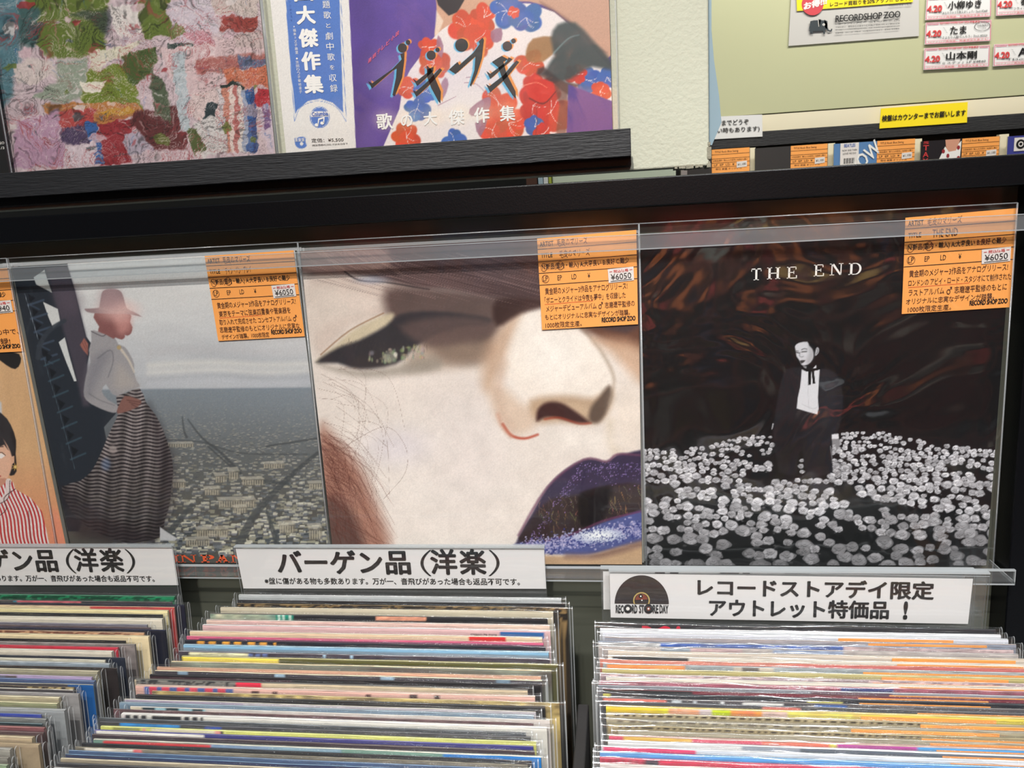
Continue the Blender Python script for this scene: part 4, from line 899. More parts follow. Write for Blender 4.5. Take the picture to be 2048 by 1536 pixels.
    vert('ブルースほか', 46, 18, 21, 18, 2.2, BLUEINK, 0); vert('★福来スズ子趣里', 72, 160, 21, 17, 2.2, WHITEINK, 0); vert('●茨田りつ子菊地凛子', 88, 342, 21, 17, 2.4, WHITEINK, 0)
    ptext(w, 'Columbia', C(182, 660), C(274, 656), 8, pl, BLUEINK, bold=.03)
    for cx, cy in ((208, 710), (240, 700)): w.face([U(*C(cx + 11 * math.cos(a), cy + 9 * math.sin(a)), pl) for a in np.linspace(6.28, .4, 14)], WHITEINK)
    w.face([U(*C(*t), pl) for t in ((214, 708), (219, 708), (223, 682), (247, 674), (245, 698), (251, 698), (254, 664), (217, 674))], WHITEINK)
    ptext(w, '定価：¥5,500', C(180, 812), C(362, 806), 8.5, pl, INK); ptext(w, '(税抜価格¥5,000) Ⓟ24.8.29まで', C(182, 834), C(386, 824), 4.5, pl, INK); ptext(w, '重量盤', C(86, 806), C(140, 803), 7, pl, WHITEINK)
    w.build('cover_lettering', root, kind=None)
    display_sleeve(root, xl_ - .006, xr_ + .0055, zsh, .712, .0245, SLEEVE, 37)
    return root
KANA = [[(502, 462), (524, 474), (640, 392), (692, 338), (684, 308), (708, 298), (706, 350), (694, 440), (652, 546), (640, 540), (660, 440), (664, 388), (640, 400), (522, 502)],
        [(834, 372), (862, 396), (872, 420), (915, 520), (912, 588), (900, 574), (860, 500), (838, 440)],
        [(756, 446), (776, 462), (840, 412), (838, 394), (874, 380), (872, 404), (780, 488)],
        [(756, 514), (774, 520), (840, 462), (908, 388), (922, 398), (870, 462), (776, 550)],
        [(962, 396), (1010, 352), (1020, 370), (1100, 300), (1136, 250), (1130, 236), (1152, 214), (1160, 226), (1148, 330), (1120, 420), (1086, 492), (1080, 484), (1106, 400), (1112, 318), (1034, 388), (998, 420)],
        [(1206, 352), (1240, 330), (1262, 318), (1296, 336), (1270, 350), (1290, 420), (1340, 520), (1342, 560), (1322, 540), (1270, 460), (1240, 380)],
        [(1174, 404), (1196, 420), (1290, 350), (1300, 326), (1322, 336), (1196, 448)],
        [(1172, 478), (1192, 490), (1270, 430), (1344, 344), (1360, 352), (1290, 440), (1196, 524)]]
DOTS = [(696, 272, 26), (728, 240, 13), (860, 313, 26), (896, 282, 12), (1033, 256, 37), (1293, 262, 27), (1328, 232, 13)]
cover_strokes(); cover_floral()
xk = U(18, 300, Y(.022))[0]
r_ = thing('record', (xk - .157, .022, zsh), 'black record with small white lettering, cut by the left edge on the ledge', 'record', 'records on the upper ledge')
b = MB(); b.box((xk - .315, .0172, zsh), (xk, .0212, .705), mat('black_jacket_board', (20, 20, 20), .5)); b.build('jacket', r_)
w = MB(); ptext(w, 'STEREO', (-16, 290), (9, 288), 5, Y(.0170), WHITEINK); ptext(w, '33 1/3', (-14, 300), (9, 298), 5, Y(.0170), WHITEINK); w.build('cover_lettering', r_)
display_sleeve(r_, xk - .318, xk + .004, zsh, .712, .0155, SLEEVE, 41)

# ------------------------------------------------------------------ far wall: pale green board, notices, singles on a shelf
YF = Y(1.0)
def zf(px, py): return U(px, py, YF)[2]
wallx0 = .30
b = MB(); b.box((wallx0, 1.006, zf(1700, 214)), (2.2, 1.03, 1.42), GREEN_BOARD); tag(b.build('notice_board'), 'large pale green board on the far wall holding notices', 'board')
b = MB(); b.box((wallx0, 1.0065, zf(1700, 250) - .02), (2.2, 1.04, zf(1700, 214) - .0025), CREAM); tag(b.build('cream_trim_rail'), 'cream painted rail under the pale green board', 'trim')
shelf = thing('singles_shelf', (1.1, 1.02, .3), 'black wall shelf holding seven-inch singles under the green board', 'shelf')
zt1, zt0 = zf(1640, 272), zf(1640, 239)
zt1, zt0 = zf(1700, 281), zf(1700, 252)
b = MB(); b.box((wallx0, .985, zt1), (2.2, 1.006, zt0), BLACK_WOOD); b.build('retaining_board', shelf)
b = MB(); b.box((wallx0, .93, .262), (2.2, 1.045, .276), BLACK_WOOD); b.build('shelf_board', shelf)
b = MB(); b.box((wallx0, .93, .2765), (2.2, .938, .31), BLACK_WOOD); b.build('front_lip', shelf)
b = MB(); b.box((wallx0, 1.041, -1.08), (2.2, 1.07, .9), mat('dark_wall_panel', (52, 50, 46), .7)); tag(b.build('wall_far_panel'), kind='structure')

def flat_sheet(name, quad, y, m, label, cat, group=None):
    root = thing(name, tuple((U(*quad[3], Y(y)) + U(*quad[2], Y(y))) / 2), label, cat, group)
    q = quadpx(quad, Y(y)); b = MB(); b.slab(q, .0015, m); b.build('paper', root)
    return root, Frame(q)
# big shop notice
root, F = flat_sheet('shop_notice', [(1585, -60), (1838, -72), (1838, 72), (1577, 92)], 1.003, PAPER2, 'white shop notice with black elephant logo on the green board', 'notice')
w = MB(); pl = Y(1.0005)
w.face([U(x, y, pl) for x, y in ((1594, 22), (1826, 4), (1825, -40), (1592, -30))], YELLOW)
B3 = lambda x, y: (1400 + x / 4.3886, y / 4.3886)
w.face([U(*B3(988 + 96 * math.cos(a), 38 + 96 * math.sin(a)), Y(1.0001)) for a in np.linspace(6.28, .2, 30)], mat('red_badge', (206, 66, 76), .5))
pl2 = Y(.9997)
ptext(w, 'お得!!!', B3(912, 88), B3(1110, 36), 14, pl2, WHITEINK, bold=.06); ptext(w, 'レコード買取りを20%アップ!!! します。', B3(1142, 58), B3(1850, 2), 8.6, pl2, INK, bold=.02)
ptext(w, '※2024/6/30まで有効', B3(1658, 58), B3(1856, 46), 3.6, pl2, INK); ptext(w, 'RECORDSHOP ZOO', B3(1190, 194), B3(1756, 152), 13, pl2, INK, bold=.03, tight=.95)
ptext(w, 'レコードショップ ズー　TEL & FAX 052-201-6272', B3(1190, 220), B3(1752, 188), 4.5, pl2, INK); ptext(w, '〒460-0011　愛知県名古屋市中区大須2丁目30-19ヒメノ第2ビル2F', B3(1190, 248), B3(1752, 214), 3.6, pl2, INK)
ptext(w, 'HP http://www.recordshopzoo.com　mail recordshopzoo@hotmail.com', B3(1188, 272), B3(1752, 234), 3.3, pl2, INK); ptext(w, '営業時間　AM11:00～PM8:00　※日曜日はPM7:00まで　定休日 年中無休', B3(1188, 298), B3(1750, 258), 3.3, pl2, INK)
w.build('notice_lettering', root)
w = MB(); el = mat('elephant_ink', (44, 54, 60), .6)
for pts in ([(968, 186), (1000, 178), (1060, 176), (1100, 180), (1118, 210), (1116, 250), (1098, 262), (1098, 298), (1084, 298), (1080, 268), (1060, 272), (992, 276), (992, 298), (982, 298), (978, 278), (968, 298), (964, 276), (962, 250), (956, 252), (964, 220)],
            [(1040, 168), (1062, 170), (1050, 232), (1034, 226)], [(1090, 172), (1118, 186), (1120, 240), (1130, 262), (1146, 266), (1152, 252), (1162, 252), (1158, 272), (1140, 280), (1116, 270), (1096, 236)]):
    w.face([U(*B3(*t), pl2) for t in pts][::-1], el)
w.face([U(*B3(1086 + 11 * math.cos(a), 216 + 11 * math.sin(a)), Y(.9994)) for a in np.linspace(6.28, .5, 12)], WHITEINK); w.face([U(*B3(1086 + 4 * math.cos(a), 216 + 4 * math.sin(a)), Y(.9991)) for a in np.linspace(6.28, .5, 10)], INK)
s_ = [(1034, 172), (1040, 170), (1046, 232), (1040, 234)]; w.face([U(*B3(*t), Y(.9994)) for t in s_][::-1], PAPER2)
w.build('elephant_logo', root)
# release-day slips with red borders
B4 = lambda x, y: (1780 + x / 4.388, y / 4.388)
def slip(quad, name_, sub, label, right=False, date=True):
    root, F = flat_sheet('release_slip', [B4(*t) for t in quad], 1.002, PAPER, label, 'slip', 'handwritten release slips')
    w = MB(); F_ = F
    for u0, v0, u1, v1 in ((.01, .03, .99, .03), (.01, .97, .99, .97)): F_.line(w, u0, v0, u1, v1, .022, PINKINK, .0012)
    for u in (.012, .988): w.face([F_(u - .004, .97, .0012), F_(u + .004, .97, .0012), F_(u + .004, .03, .0012), F_(u - .004, .03, .0012)], PINKINK)
    F_.line(w, .03, .1, .2, .1, .025, PINKINK, .0012); F_.line(w, .84, .1, .97, .1, .025, PINKINK, .0012)
    F_.line(w, .03, .84, .97, .84, .012, PINKINK, .0012)
    F_.text(w, 'RECORD STORE DAY 2024 対象商品', .22, .82, .02, .13, REDINK, .0016, .01); F_.text(w, '4.20', .02, .24, .38, .66, REDINK, .0016, .05)
    F_.text(w, '(SAT)発売', .13, .24, .66, .74, INK, .0016)
    F_.text(w, name_, .34 if len(name_) > 2 else .38, .84 if len(name_) > 3 else (.8 if len(name_) > 2 else .62), .24, .60, INK, .0016, .03)
    F_.text(w, sub, .24, .94, .67, .8, INK, .0016, 0, 1, .1); F_.text(w, '1stアナログ再発盤、数量限定生産です!', .05, .95, .87, .95, REDINK, .0016)
    for k in range(3): F_.line(w, .27 + .02 * k, .26 + .1 * k, .30 + .02 * k, .32 + .1 * k, .01, INK, .0014)
    if '2220' in sub: F_.ring(w, .86, .3, .12, .22, .07, INK, .0016); F_.text(w, "'94年発表の", .78, .95, .2, .3, INK, .0018); F_.text(w, 'シングル', .8, .92, .34, .42, INK, .0018)
    w.build('slip_lettering', root)
slip([(322, -20), (890, -60), (886, 146), (308, 178)], '小柳ゆき', '「あなたのキスを数えましょう」7inch ¥2640', 'red-bordered slip with four large characters, top of the left column')
slip([(312, 200), (890, 172), (884, 358), (304, 392)], 'たま', '「さよなら人類/らんちう」7inch ¥2220', 'red-bordered slip with an oval speech bubble at its right end')
slip([(300, 424), (878, 394), (870, 584), (294, 614)], '山本剛', '「ミスティ」LP ¥4840', 'red-bordered slip with three large characters, lowest of the left column')
slip([(934, -60), (1500, -100), (1500, 110), (930, 140)], '泰葉', '「フライディ・チャイナタウン」', 'red-bordered slip at the top right corner of the green board')
slip([(912, 390), (1480, 360), (1478, 548), (904, 582)], 'AB', '「Double」LP', 'red-bordered slip with a large letter A, cut by right edge')
# yellow and white strips on the rail
root, F = flat_sheet('yellow_notice', [(1762, 217), (1935.5, 204), (1934, 245), (1759, 257)], .983, YELLOW, 'bright yellow notice with black Japanese lettering on the black shelf', 'notice')
w = MB(); F.text(w, '検盤はカウンターまでお願いします', .02, .975, .36, .66, INK, .001, .035); w.build('notice_lettering', root)
root, F = flat_sheet('white_notice', [(1330, 238), (1524.5, 229), (1525, 273), (1330, 284)], .983, PAPER, 'white notice with two lines of black lettering beside beige panel', 'notice')
w = MB(); F.text(w, '検盤はカウンターまでどうぞ', .12, .86, .18, .42, INK, .001, .02); F.text(w, '(対応出来ない時もあります)', .22, .97, .52, .78, INK, .001, .02); w.build('notice_lettering', root)
# singles standing on the shelf
def single(x0, x1, yt, front, label, tagx, extra=None, y=.955):
    pl = Y(y); a = U(x0, yt, pl); c = U(x1, yt - (x1 - x0) * .055, pl); z1 = (a[2] + c[2]) / 2
    wd = c[0] - a[0]
    root = thing('single', ((a[0] + c[0]) / 2, y, .277), label, 'record', 'seven-inch singles on the far shelf')
    q = [(a[0], y, z1), (c[0], y, z1), (c[0], y, .277), (a[0], y, .277)]
    b = MB(); b.slab(q, .004, front, CREAM); b.build('jacket', root); F = Frame(q)
    if tagx:
        u0 = (tagx[0] - x0) / (x1 - x0); u1 = (tagx[1] - x0) / (x1 - x0); T = Frame([F(u0, .0, .001), F(u1, .0, .001), F(u1, .27, .001), F(u0, .27, .001)])
        b = MB(); b.slab(T.q, .0005, ORANGE); pc = b.build('price_card', root)
        w = MB()
        for v in (.2, .36, .52, .68): T.line(w, 0, v, 1, v, .012, INK, .0004)
        T.text(w, 'TITLE Rock Blue Swing', .08, .7, .06, .16, PEN, .0004); T.text(w, 'N:新品(国内・輸入) A:大変良い B:良好 C:難少', .03, .95, .4, .48, INK, .0004); T.text(w, 'LP  EP  LD  ¥', .06, .6, .56, .64, INK, .0004); T.text(w, '帯付 美盤 オリジナル', .1, .8, .72, .8, PEN, .0004)
        w.build('card_lettering', root, under=pc)
        w = MB(); S = Frame([T(.66, .52, .0006), T(.93, .5, .0006), T(.93, .72, .0006), T(.66, .75, .0006)]); w.face([S(0, 1), S(1, 1), S(1, 0), S(0, 0)], STICK); S.text(w, '¥1,100', .1, .9, .3, .75, INK, .0004); w.build('price_sticker', root, under=pc)
    if extra: extra(root, F)
    return root
dg_ = mat('dark_grey_cover', (52, 52, 52), .3); bl_ = mat('sky_blue_cover', (88, 130, 178), .4); bk_ = mat('black_cover', (30, 26, 30), .4); vi_ = mat('violet_blue_cover', (62, 66, 140), .4)
single(1345, 1500, 304, dg_, 'single with orange card showing past the beige panel edge', (1424, 1499))
def ex_blue(root, F):
    w = MB(); S = Frame([F(.08, -.0, .001), F(.31, 0, .001), F(.31, .235, .001), F(.08, .24, .001)]); w.face([S(0, 1), S(1, 1), S(1, 0), S(0, 0)], STICK)
    S.text(w, 'BEATLES', .2, .8, .04, .18, BLUEINK, .0004, .02); S.text(w, 'NOW AND THEN', .1, .9, .28, .36, INK, .0004); S.text(w, 'LOVE ME DO', .15, .85, .42, .5, INK, .0004)
    for k in range(12): S.rect(w, .2 + k * .05, .66, .2 + k * .05 + (.02 if k % 3 else .035), .9, INK, .0004)
    w.build('barcode_sticker', root)
    w = MB(); text(w, 'NOW', F(.26, .36, .0012), F(.60, .10, .0012), F(.16, .24, .0012), WHITEINK, .02); w.build('cover_lettering', root)
def ex_dots(root, F):
    w = MB(); wh = WHITEINK; rd = mat('dark_red_dots', (150, 40, 46), .5); sk = mat('skin_print', (206, 150, 124), .5)
    w.face([F(u, v, .001) for u, v in ((.26, .3), (.5, .3), (.515, .02), (.48, .05), (.45, .12), (.36, .13), (.31, .07), (.24, .2))], wh)
    w.face([F(u, v, .0008) for u, v in ((.33, .13), (.46, .13), (.5, 0), (.31, 0))], sk)
    for u, v in ((.29, .12), (.35, .17), (.48, .09), (.485, .2), (.28, .22), (.41, .23), (.34, .26)): F.ring(w, u, v, .02, .022, 1, rd, .0014, 12, True)
    for i, ch in enumerate('STAY'): text(w, ch, F(.03, .03 + i * .07, .0012), F(.1, .03 + i * .07, .0012), F(.03, -.025 + i * .07 if i else .004, .0012), REDINK, .02)
    w.build('cover_picture', root)
def ex_viol(root, F):
    w = MB(); S = Frame([F(.08, .02, .001), F(.24, .02, .001), F(.24, .16, .001), F(.08, .16, .001)]); w.face([S(0, 1), S(1, 1), S(1, 0), S(0, 0)], STICK); S.ring(w, .5, .5, .36, .36, 1, INK, .0004, 16, True); S.ring(w, .5, .5, .2, .2, .4, STICK, .0008, 14)
    S.ring(w, 1.2, 2.1, .3, .3, .15, WHITEINK, .0004, 14); w.build('round_logo', root)
single(1510, 1656, 296, dg_, 'dark grey single with orange card on its right half', (1582, 1655))
single(1668, 1830, 287, bl_, 'sky blue single with white barcode sticker and orange card', (1755, 1830), ex_blue)
single(1842, 2000, 282, bk_, 'black single with red-dotted white blouse and orange card', (1925, 1999), ex_dots)
single(2016, 2180, 272, vi_, 'violet-blue single cut by the right frame edge', None, ex_viol)
for i, (x0, x1) in enumerate(((1498, 1508), (1655, 1667), (1830, 1841), (1999, 2015))):
    a = U(x0, 296 - i * 9, Y(.97)); c = U(x1 + 3, 296 - i * 9, Y(.97)); b = MB(); b.box((a[0], .97, .277), (c[0], .983, a[2]), CREAM)
    tag(b.build('shelf_divider'), ('cream divider right of the single beside the beige panel', 'cream divider right of the dark grey single', 'cream divider right of the sky blue single', 'cream divider right of the red-dotted single')[i], 'divider', 'cream dividers between the singles')
# pale blue plastic sheet behind the beige panel, and things glimpsed through the gap under it
b = MB(); n = 12
pts = [U(x, y, Y(.10)) for x, y in ((1423, -40), (1423, 60), (1428, 120), (1438, 190), (1443, 245), (1424, 290))]
for i in range(5):
    b.face([(.36, .10, pts[i][2]), (.36, .10, pts[i + 1][2]), pts[i + 1], pts[i]], mat('pale_blue_plastic', (150, 176, 190), .3))
    b.face([(.36, .1012, pts[i][2]), pts[i] + np.array([0, .0012, 0]), pts[i + 1] + np.array([0, .0012, 0]), (.36, .1012, pts[i + 1][2])], mat('pale_blue_plastic'))
tag(b.build('plastic_sheet'), 'pale blue plastic sheet peeking out behind the beige panel edge', 'sheet')
zc = U(1250, 352, Y(.90))
b = MB(); b.box((U(1104, 352, Y(.90))[0], .90, zc[2] - .05), (U(1352, 352, Y(.90))[0], 1.0, zc[2] + .03), mat('pale_green_box', (186, 196, 176), .5)); tag(b.build('storage_box', bevel=.003), 'pale green box glimpsed in the gap below the beige panel', 'box')
for i, (x0, x1, c, lab) in enumerate(((1076, 1086, (150, 170, 180), 'grey-blue spine glimpsed in the gap left of the pale green box'), (1087, 1096, (200, 202, 200), 'white spine glimpsed in the gap left of the pale green box'), (1052, 1074, (70, 40, 28), 'brown spine glimpsed in the dark gap under the ledge'), (1097, 1103, (150, 160, 60), 'yellow-green spine touching the pale green box in the gap'))):
    a = U(x0, 352, Y(.90)); c_ = U(x1, 352, Y(.90)); b = MB(); b.box((a[0], .90, zc[2] - .05), (c_[0] - .0004, .98, zc[2] + .026), mat('far_spine_%s' % 'abcd'[i], c, .5)); tag(b.build('record_box_set'), lab, 'box set', 'spines in the gap under the beige panel')
b = MB(); b.box((-.9, .88, .28), (wallx0 + .12, .928, zc[2] - .0505), BLACK_WOOD); tag(b.build('low_counter'), 'dark counter glimpsed behind the rack through the gap', 'counter')
a = U(1362, 350, Y(.9)); b = MB(); b.box((a[0], .9, zc[2] - .05), (a[0] + .012, .96, zc[2] + .04), mat('greyish_post', (150, 140, 136), .6)); tag(b.build('short_post'), 'small grey post right of the pale green box', 'post')

# ------------------------------------------------------------------ bin signs in clear holders
def sign(name, paper_px, plate_px, y, label, build_text, shift=0, y2=None):
    q = [p + np.array([shift, 0, 0]) for p in quadpx(plate_px, Y(y))]; pq = [p + np.array([shift, 0, 0]) for p in quadpx(paper_px, Y(y))]
    root = thing(name, tuple((q[3] + q[2]) / 2), label, 'sign', 'bin divider signs')
    b = MB(); q2 = [q[0], q[1], q[2] + np.array([0, 0, -.03]), q[3] + np.array([0, 0, -.03])]
    b.slab([p + np.array([0, -.0022, 0]) for p in q2], .001, clear_mat('sign_acrylic', haze=.008, rough=.06, bump=.15, bscale=20, refl=.05), ACRYL_EDGE)
    b.box((q[0][0], y - .0022, q[0][2] - .0012), (q[1][0], y + .0035, q[0][2]), ACRYL_EDGE)
    b.slab([p + np.array([0, .0022, 0]) for p in q2], .001, ACRYL, ACRYL_EDGE)
    b.build('clear_holder', root)
    b = MB(); b.slab(pq, .0005, PAPER); b.build('paper_insert', root)
    w = MB(); build_text(w, shift, Y(y - .0006)); w.build('sign_lettering', root)
    return root
def shtext(w, s, ll, lr, h, pl, m, sh, bold=0):
    d = np.array([sh, 0, 0]); text(w, s, U(*ll, pl) + d, U(*lr, pl) + d, U(*up_px(ll, h), pl) + d, m, bold)
def bargain(w, sh, pl):
    shtext(w, 'バーゲン品', (558, 1147.5), (821, 1148), 46, pl, INK, sh, .035)
    for ch, a, c, y0, y1 in (('(', 842, 860, 1152, 1100), ('洋', 864, 914, 1148, 1099), ('楽', 922, 972, 1148, 1099), (')', 980, 998, 1152, 1100)):
        
        if ch in '洋楽': shtext(w, ch, (a, y0), (c, y0 + .4), y0 - y1, pl, INK, sh, .035); continue
        sg = -1 if ch == '(' else 1; d = np.array([sh, 0, 0]); cx = c if sg < 0 else a; n = 12     # brackets as thick arcs
        for k in range(n):
            pts = []
            for kk, th in ((k, 0), (k + 1, 0), (k + 1, 1), (k, 1)):
                t = kk / n * 2 - 1; r = (c - a - 2) * (1 - t * t) + th * (6.2 - 2.2 * t * t) * 1.0 - 3; pts.append(U(cx + sg * r, (y0 + y1) / 2 - t * (y0 - y1) / 2, pl) + d)
            w.face(pts, INK)
    shtext(w, '※盤に傷がある物も多数あります。万が一、音飛びがあった場合も返品不可です。', (530, 1168.5), (1040, 1170.5), 13.5, pl, INK, sh, .012)
MIDP = [(471, 1097), (1088, 1096), (1092.5, 1177.5), (487, 1177)]; MIDC = [(469, 1091.5), (1089, 1090.5), (1093.5, 1189), (489, 1189)]
sign('bin_sign', MIDP, MIDC, -.045, 'middle clear-held sign reading バーゲン品(洋楽), behind the middle records', bargain)
dx_l = U(345, 1093, Y(-.045))[0] - U(1088, 1096, Y(-.045))[0]
sign('bin_sign', MIDP, MIDC, -.045, 'leftmost bargain sign, cut off by the left frame edge', bargain, dx_l)
def rsd(w, sh, pl):
    ptext(w, 'レコードストアデイ限定', (1396, 1191), (1866, 1199), 34, pl, INK, bold=.035); ptext(w, 'アウトレット特価品', (1419, 1232), (1776, 1237.5), 34, pl, INK, bold=.035)
    ptext(w, '!', (1806, 1237), (1814, 1237.3), 33, pl, INK, bold=.08)
    cx, cy = 1283.5, 1207.5; dark = mat('vinyl_print', (44, 36, 34), .4, noise=.25, nscale=300, stretch=(.05, 1, 4))
    w.face([U(cx + 54.2 * math.cos(a), cy - 57 * math.sin(a) + .6 * math.cos(a), pl) for a in np.linspace(math.pi, 0, 40)][::-1], dark)
    pl2 = (pl[0] + np.array([0, -.0002, 0]), pl[1]); pl3 = (pl[0] + np.array([0, -.0004, 0]), pl[1]); pl4 = (pl[0] + np.array([0, -.0006, 0]), pl[1])
    def disc(x, y, r, m, p_, a0=0, a1=2 * math.pi, n=24): w.face([U(x + r * math.cos(a), y - r * math.sin(a), p_) for a in np.linspace(a0, a1, n)][::-1], m)
    disc(1283, 1201, 16.8, GOLD, pl2, -.42, math.pi + .42); disc(1283, 1201, 14.2, dark, pl3, -.47, math.pi + .47)
    disc(1283, 1200.5, 12.5, mat('rust_print', (130, 66, 48), .5), pl4, .12, math.pi - .05); disc(1281.5, 1192.5, 4, INK, (pl[0] + np.array([0, -.0008, 0]), pl[1])); disc(1281.5, 1192.5, 1.6, WHITEINK, (pl[0] + np.array([0, -.001, 0]), pl[1])); disc(1283.8, 1200.5, 1.4, WHITEINK, (pl[0] + np.array([0, -.001, 0]), pl[1]))
    for s_, a, c in (('REC', 1232, 1247), ('RD', 1264.5, 1274.5), ('ST', 1278.5, 1288), ('RE', 1306, 1316.5), ('DAY', 1319.5, 1336.5)): ptext(w, s_, (a, 1225.5), (c, 1226), 15.5, pl2, INK, bold=.05)
    for x, r, c in ((1255.7, 8.6, WHITEINK), (1297, 9.4, mat('rust_print'))): disc(x, 1217.5, r, INK, pl3); disc(x, 1217.5, r * .42, c, pl4); disc(x, 1217.5, 1.8, WHITEINK, (pl[0] + np.array([0, -.0009, 0]), pl[1]))
sign('bin_sign', [(1219.5, 1147), (1946, 1158), (1936, 1248), (1221.5, 1235)], [(1217.5, 1139), (1978, 1151), (1966, 1259), (1219, 1246)], -.0885, 'clear-held sign with a half record disc logo, behind the right bin records', rsd)
def blank(w, sh, pl):
    for x0, x1 in ((1310, 1330), (1340, 1357), (1440, 1478), (1485, 1500), (1570, 1620), (1650, 1700), (1780, 1830)): w.face([U(x, y, pl) for x, y in ((x0, 1146.5), (x1, 1147), (x1, 1144), (x0, 1143.5))], INK)
sign('bin_sign', [(1206, 1143), (1930, 1152), (1925, 1215), (1207, 1219)], [(1201, 1134), (1950, 1141), (1946, 1232), (1204, 1226)], -.078, 'nearly hidden second sign holder directly behind the half-disc logo sign', blank)

# ------------------------------------------------------------------ records in the bins
H = .315; LEAN = math.radians(4); ZT = -.010
def x_at(px, y):                       # world x on the line (y, ZT) that the photo shows at column px
    lo, hi = -1.2, 1.4
    for _ in range(40):
        m = (lo + hi) / 2
        if P(np.array([m, y, ZT]))[0] < px: lo = m
        else: hi = m
    return (lo + hi) / 2
def jacket_mesh(W, t, base, top, segs, noise, seed, tops=None):
    """front print, top edge and board, in local axes (x right, y back, z up; foot at z = 0)"""
    nx = 150; xs = np.linspace(-W / 2, W / 2, nx); zs = np.array([0, H * .5, H - .03, H - .014, H - .0105, H - .008, H - .006, H - .0045, H - .003, H - .0018, H - .0008, H - .0002])
    X, Zz = np.meshgrid(xs, zs); wob = .0005 * (vnoise(X * 22 + seed * 7, X * 0 + seed, seed) - .5)
    Yf = -t / 2 + wob + np.clip((Zz - (H - .0012)) / .0012, 0, 1) * t * .18
    v = [np.stack([X, Yf, Zz], -1).reshape(-1, 3)]
    u = X / W + .5; C = np.zeros(X.shape + (3,)) + np.array(base, float)
    for sg in segs:
        a, b_, col = sg[:3]; kind = sg[3] if len(sg) > 3 else 'flat'; v0, v1 = (sg[4], sg[5]) if len(sg) > 5 else (0, .05)
        msk = (u >= a) & (u <= b_) & (H - Zz >= v0 * .35) & (H - Zz <= v1); cc = np.array(col, float) + np.zeros(C.shape)
        if kind == 'dash': msk &= ((u - a) * W * 1000 % sg[6]) < sg[6] * .6
        if kind == 'check': k_ = ((u * W * 1000 / sg[6]).astype(int) % 2 == 0); cc = np.where(k_[..., None], np.array(col, float), np.array(sg[7], float))
        if kind == 'spots': k_ = vnoise(u * W * 1000 / sg[6], (H - Zz) * 500 + 3, 5) > .55; cc = np.where(k_[..., None], np.array(col, float), np.array(sg[7], float))
        if kind == 'mix':
            k_ = vnoise(u * W * 1000 / sg[6], (H - Zz) * 120, 8); cc = np.array(col, float) * k_[..., None] + np.array(sg[7], float) * (1 - k_[..., None])
        C = np.where(msk[..., None], cc, C)
    C *= (1 + noise * 2 * (fbm(X * 180 + seed, Zz * 700, seed, 3) - .5))[..., None]
    cols = [C.reshape(-1, 3)]; n = X.size; i = np.arange(n).reshape(X.shape)
    f = [np.stack([i[:-1, :-1], i[:-1, 1:], i[1:, 1:], i[1:, :-1]], -1).reshape(-1, 4)]
    ys = np.array([-t * .32, -t * .22, 0, t * .22, t * .4]); X2, Y2 = np.meshgrid(xs, ys); w2 = .0005 * (vnoise(X2 * 22 + seed * 7, X2 * 0 + seed, seed) - .5)
    zz = H - .0002 + .0004 * np.cos(np.clip(Y2 / t, -.5, .5) * math.pi) + .0003 * (vnoise(X2 * 60, Y2 * 400, seed + 3) - .5)
    v.append(np.stack([X2, Y2 + w2, zz], -1).reshape(-1, 3)); i2 = np.arange(X2.size).reshape(X2.shape) + n
    C2 = np.zeros(X2.shape + (3,)) + np.array(top, float); C2 *= (1 + (.12 + noise) * 2 * (fbm(X2 * 160 + seed, Y2 * 1500, seed + 9, 3) - .5))[..., None]
    C2[2] *= .72
    cols.append(C2.reshape(-1, 3)); f.append(np.stack([i2[:-1, :-1], i2[:-1, 1:], i2[1:, 1:], i2[1:, :-1]], -1).reshape(-1, 4))
    m0 = n + X2.size; x0, x1 = -W / 2, W / 2
    side = [(x1, -t / 2, 0), (x1, t / 2, 0), (x1, t / 2, H), (x1, -t / 2, H), (x0, -t / 2, 0), (x0, t / 2, 0), (x0, t / 2, H), (x0, -t / 2, H)]
    v.append(np.array(side)); sc = np.array(base, float) * .35 + np.array(top, float) * .45; cols.append(np.tile(sc, (8, 1)))
    f.append(np.array([(0, 1, 2, 3), (7, 6, 5, 4), (1, 5, 6, 2), (4, 5, 1, 0)]) + m0)
    V = np.concatenate(v); F_ = np.concatenate(f); Cc = np.concatenate(cols)
    me = bpy.data.meshes.new('jacket'); me.from_pydata(V.tolist(), [], F_.tolist())
    at = me.color_attributes.new('Col', 'FLOAT_COLOR', 'POINT'); c = np.ones((len(V), 4)); c[:, :3] = np.clip(lin(np.clip(Cc, 0, 255)), 0, .88)
    at.data.foreach_set('color', c.ravel()); me.materials.append(JACKET); return me
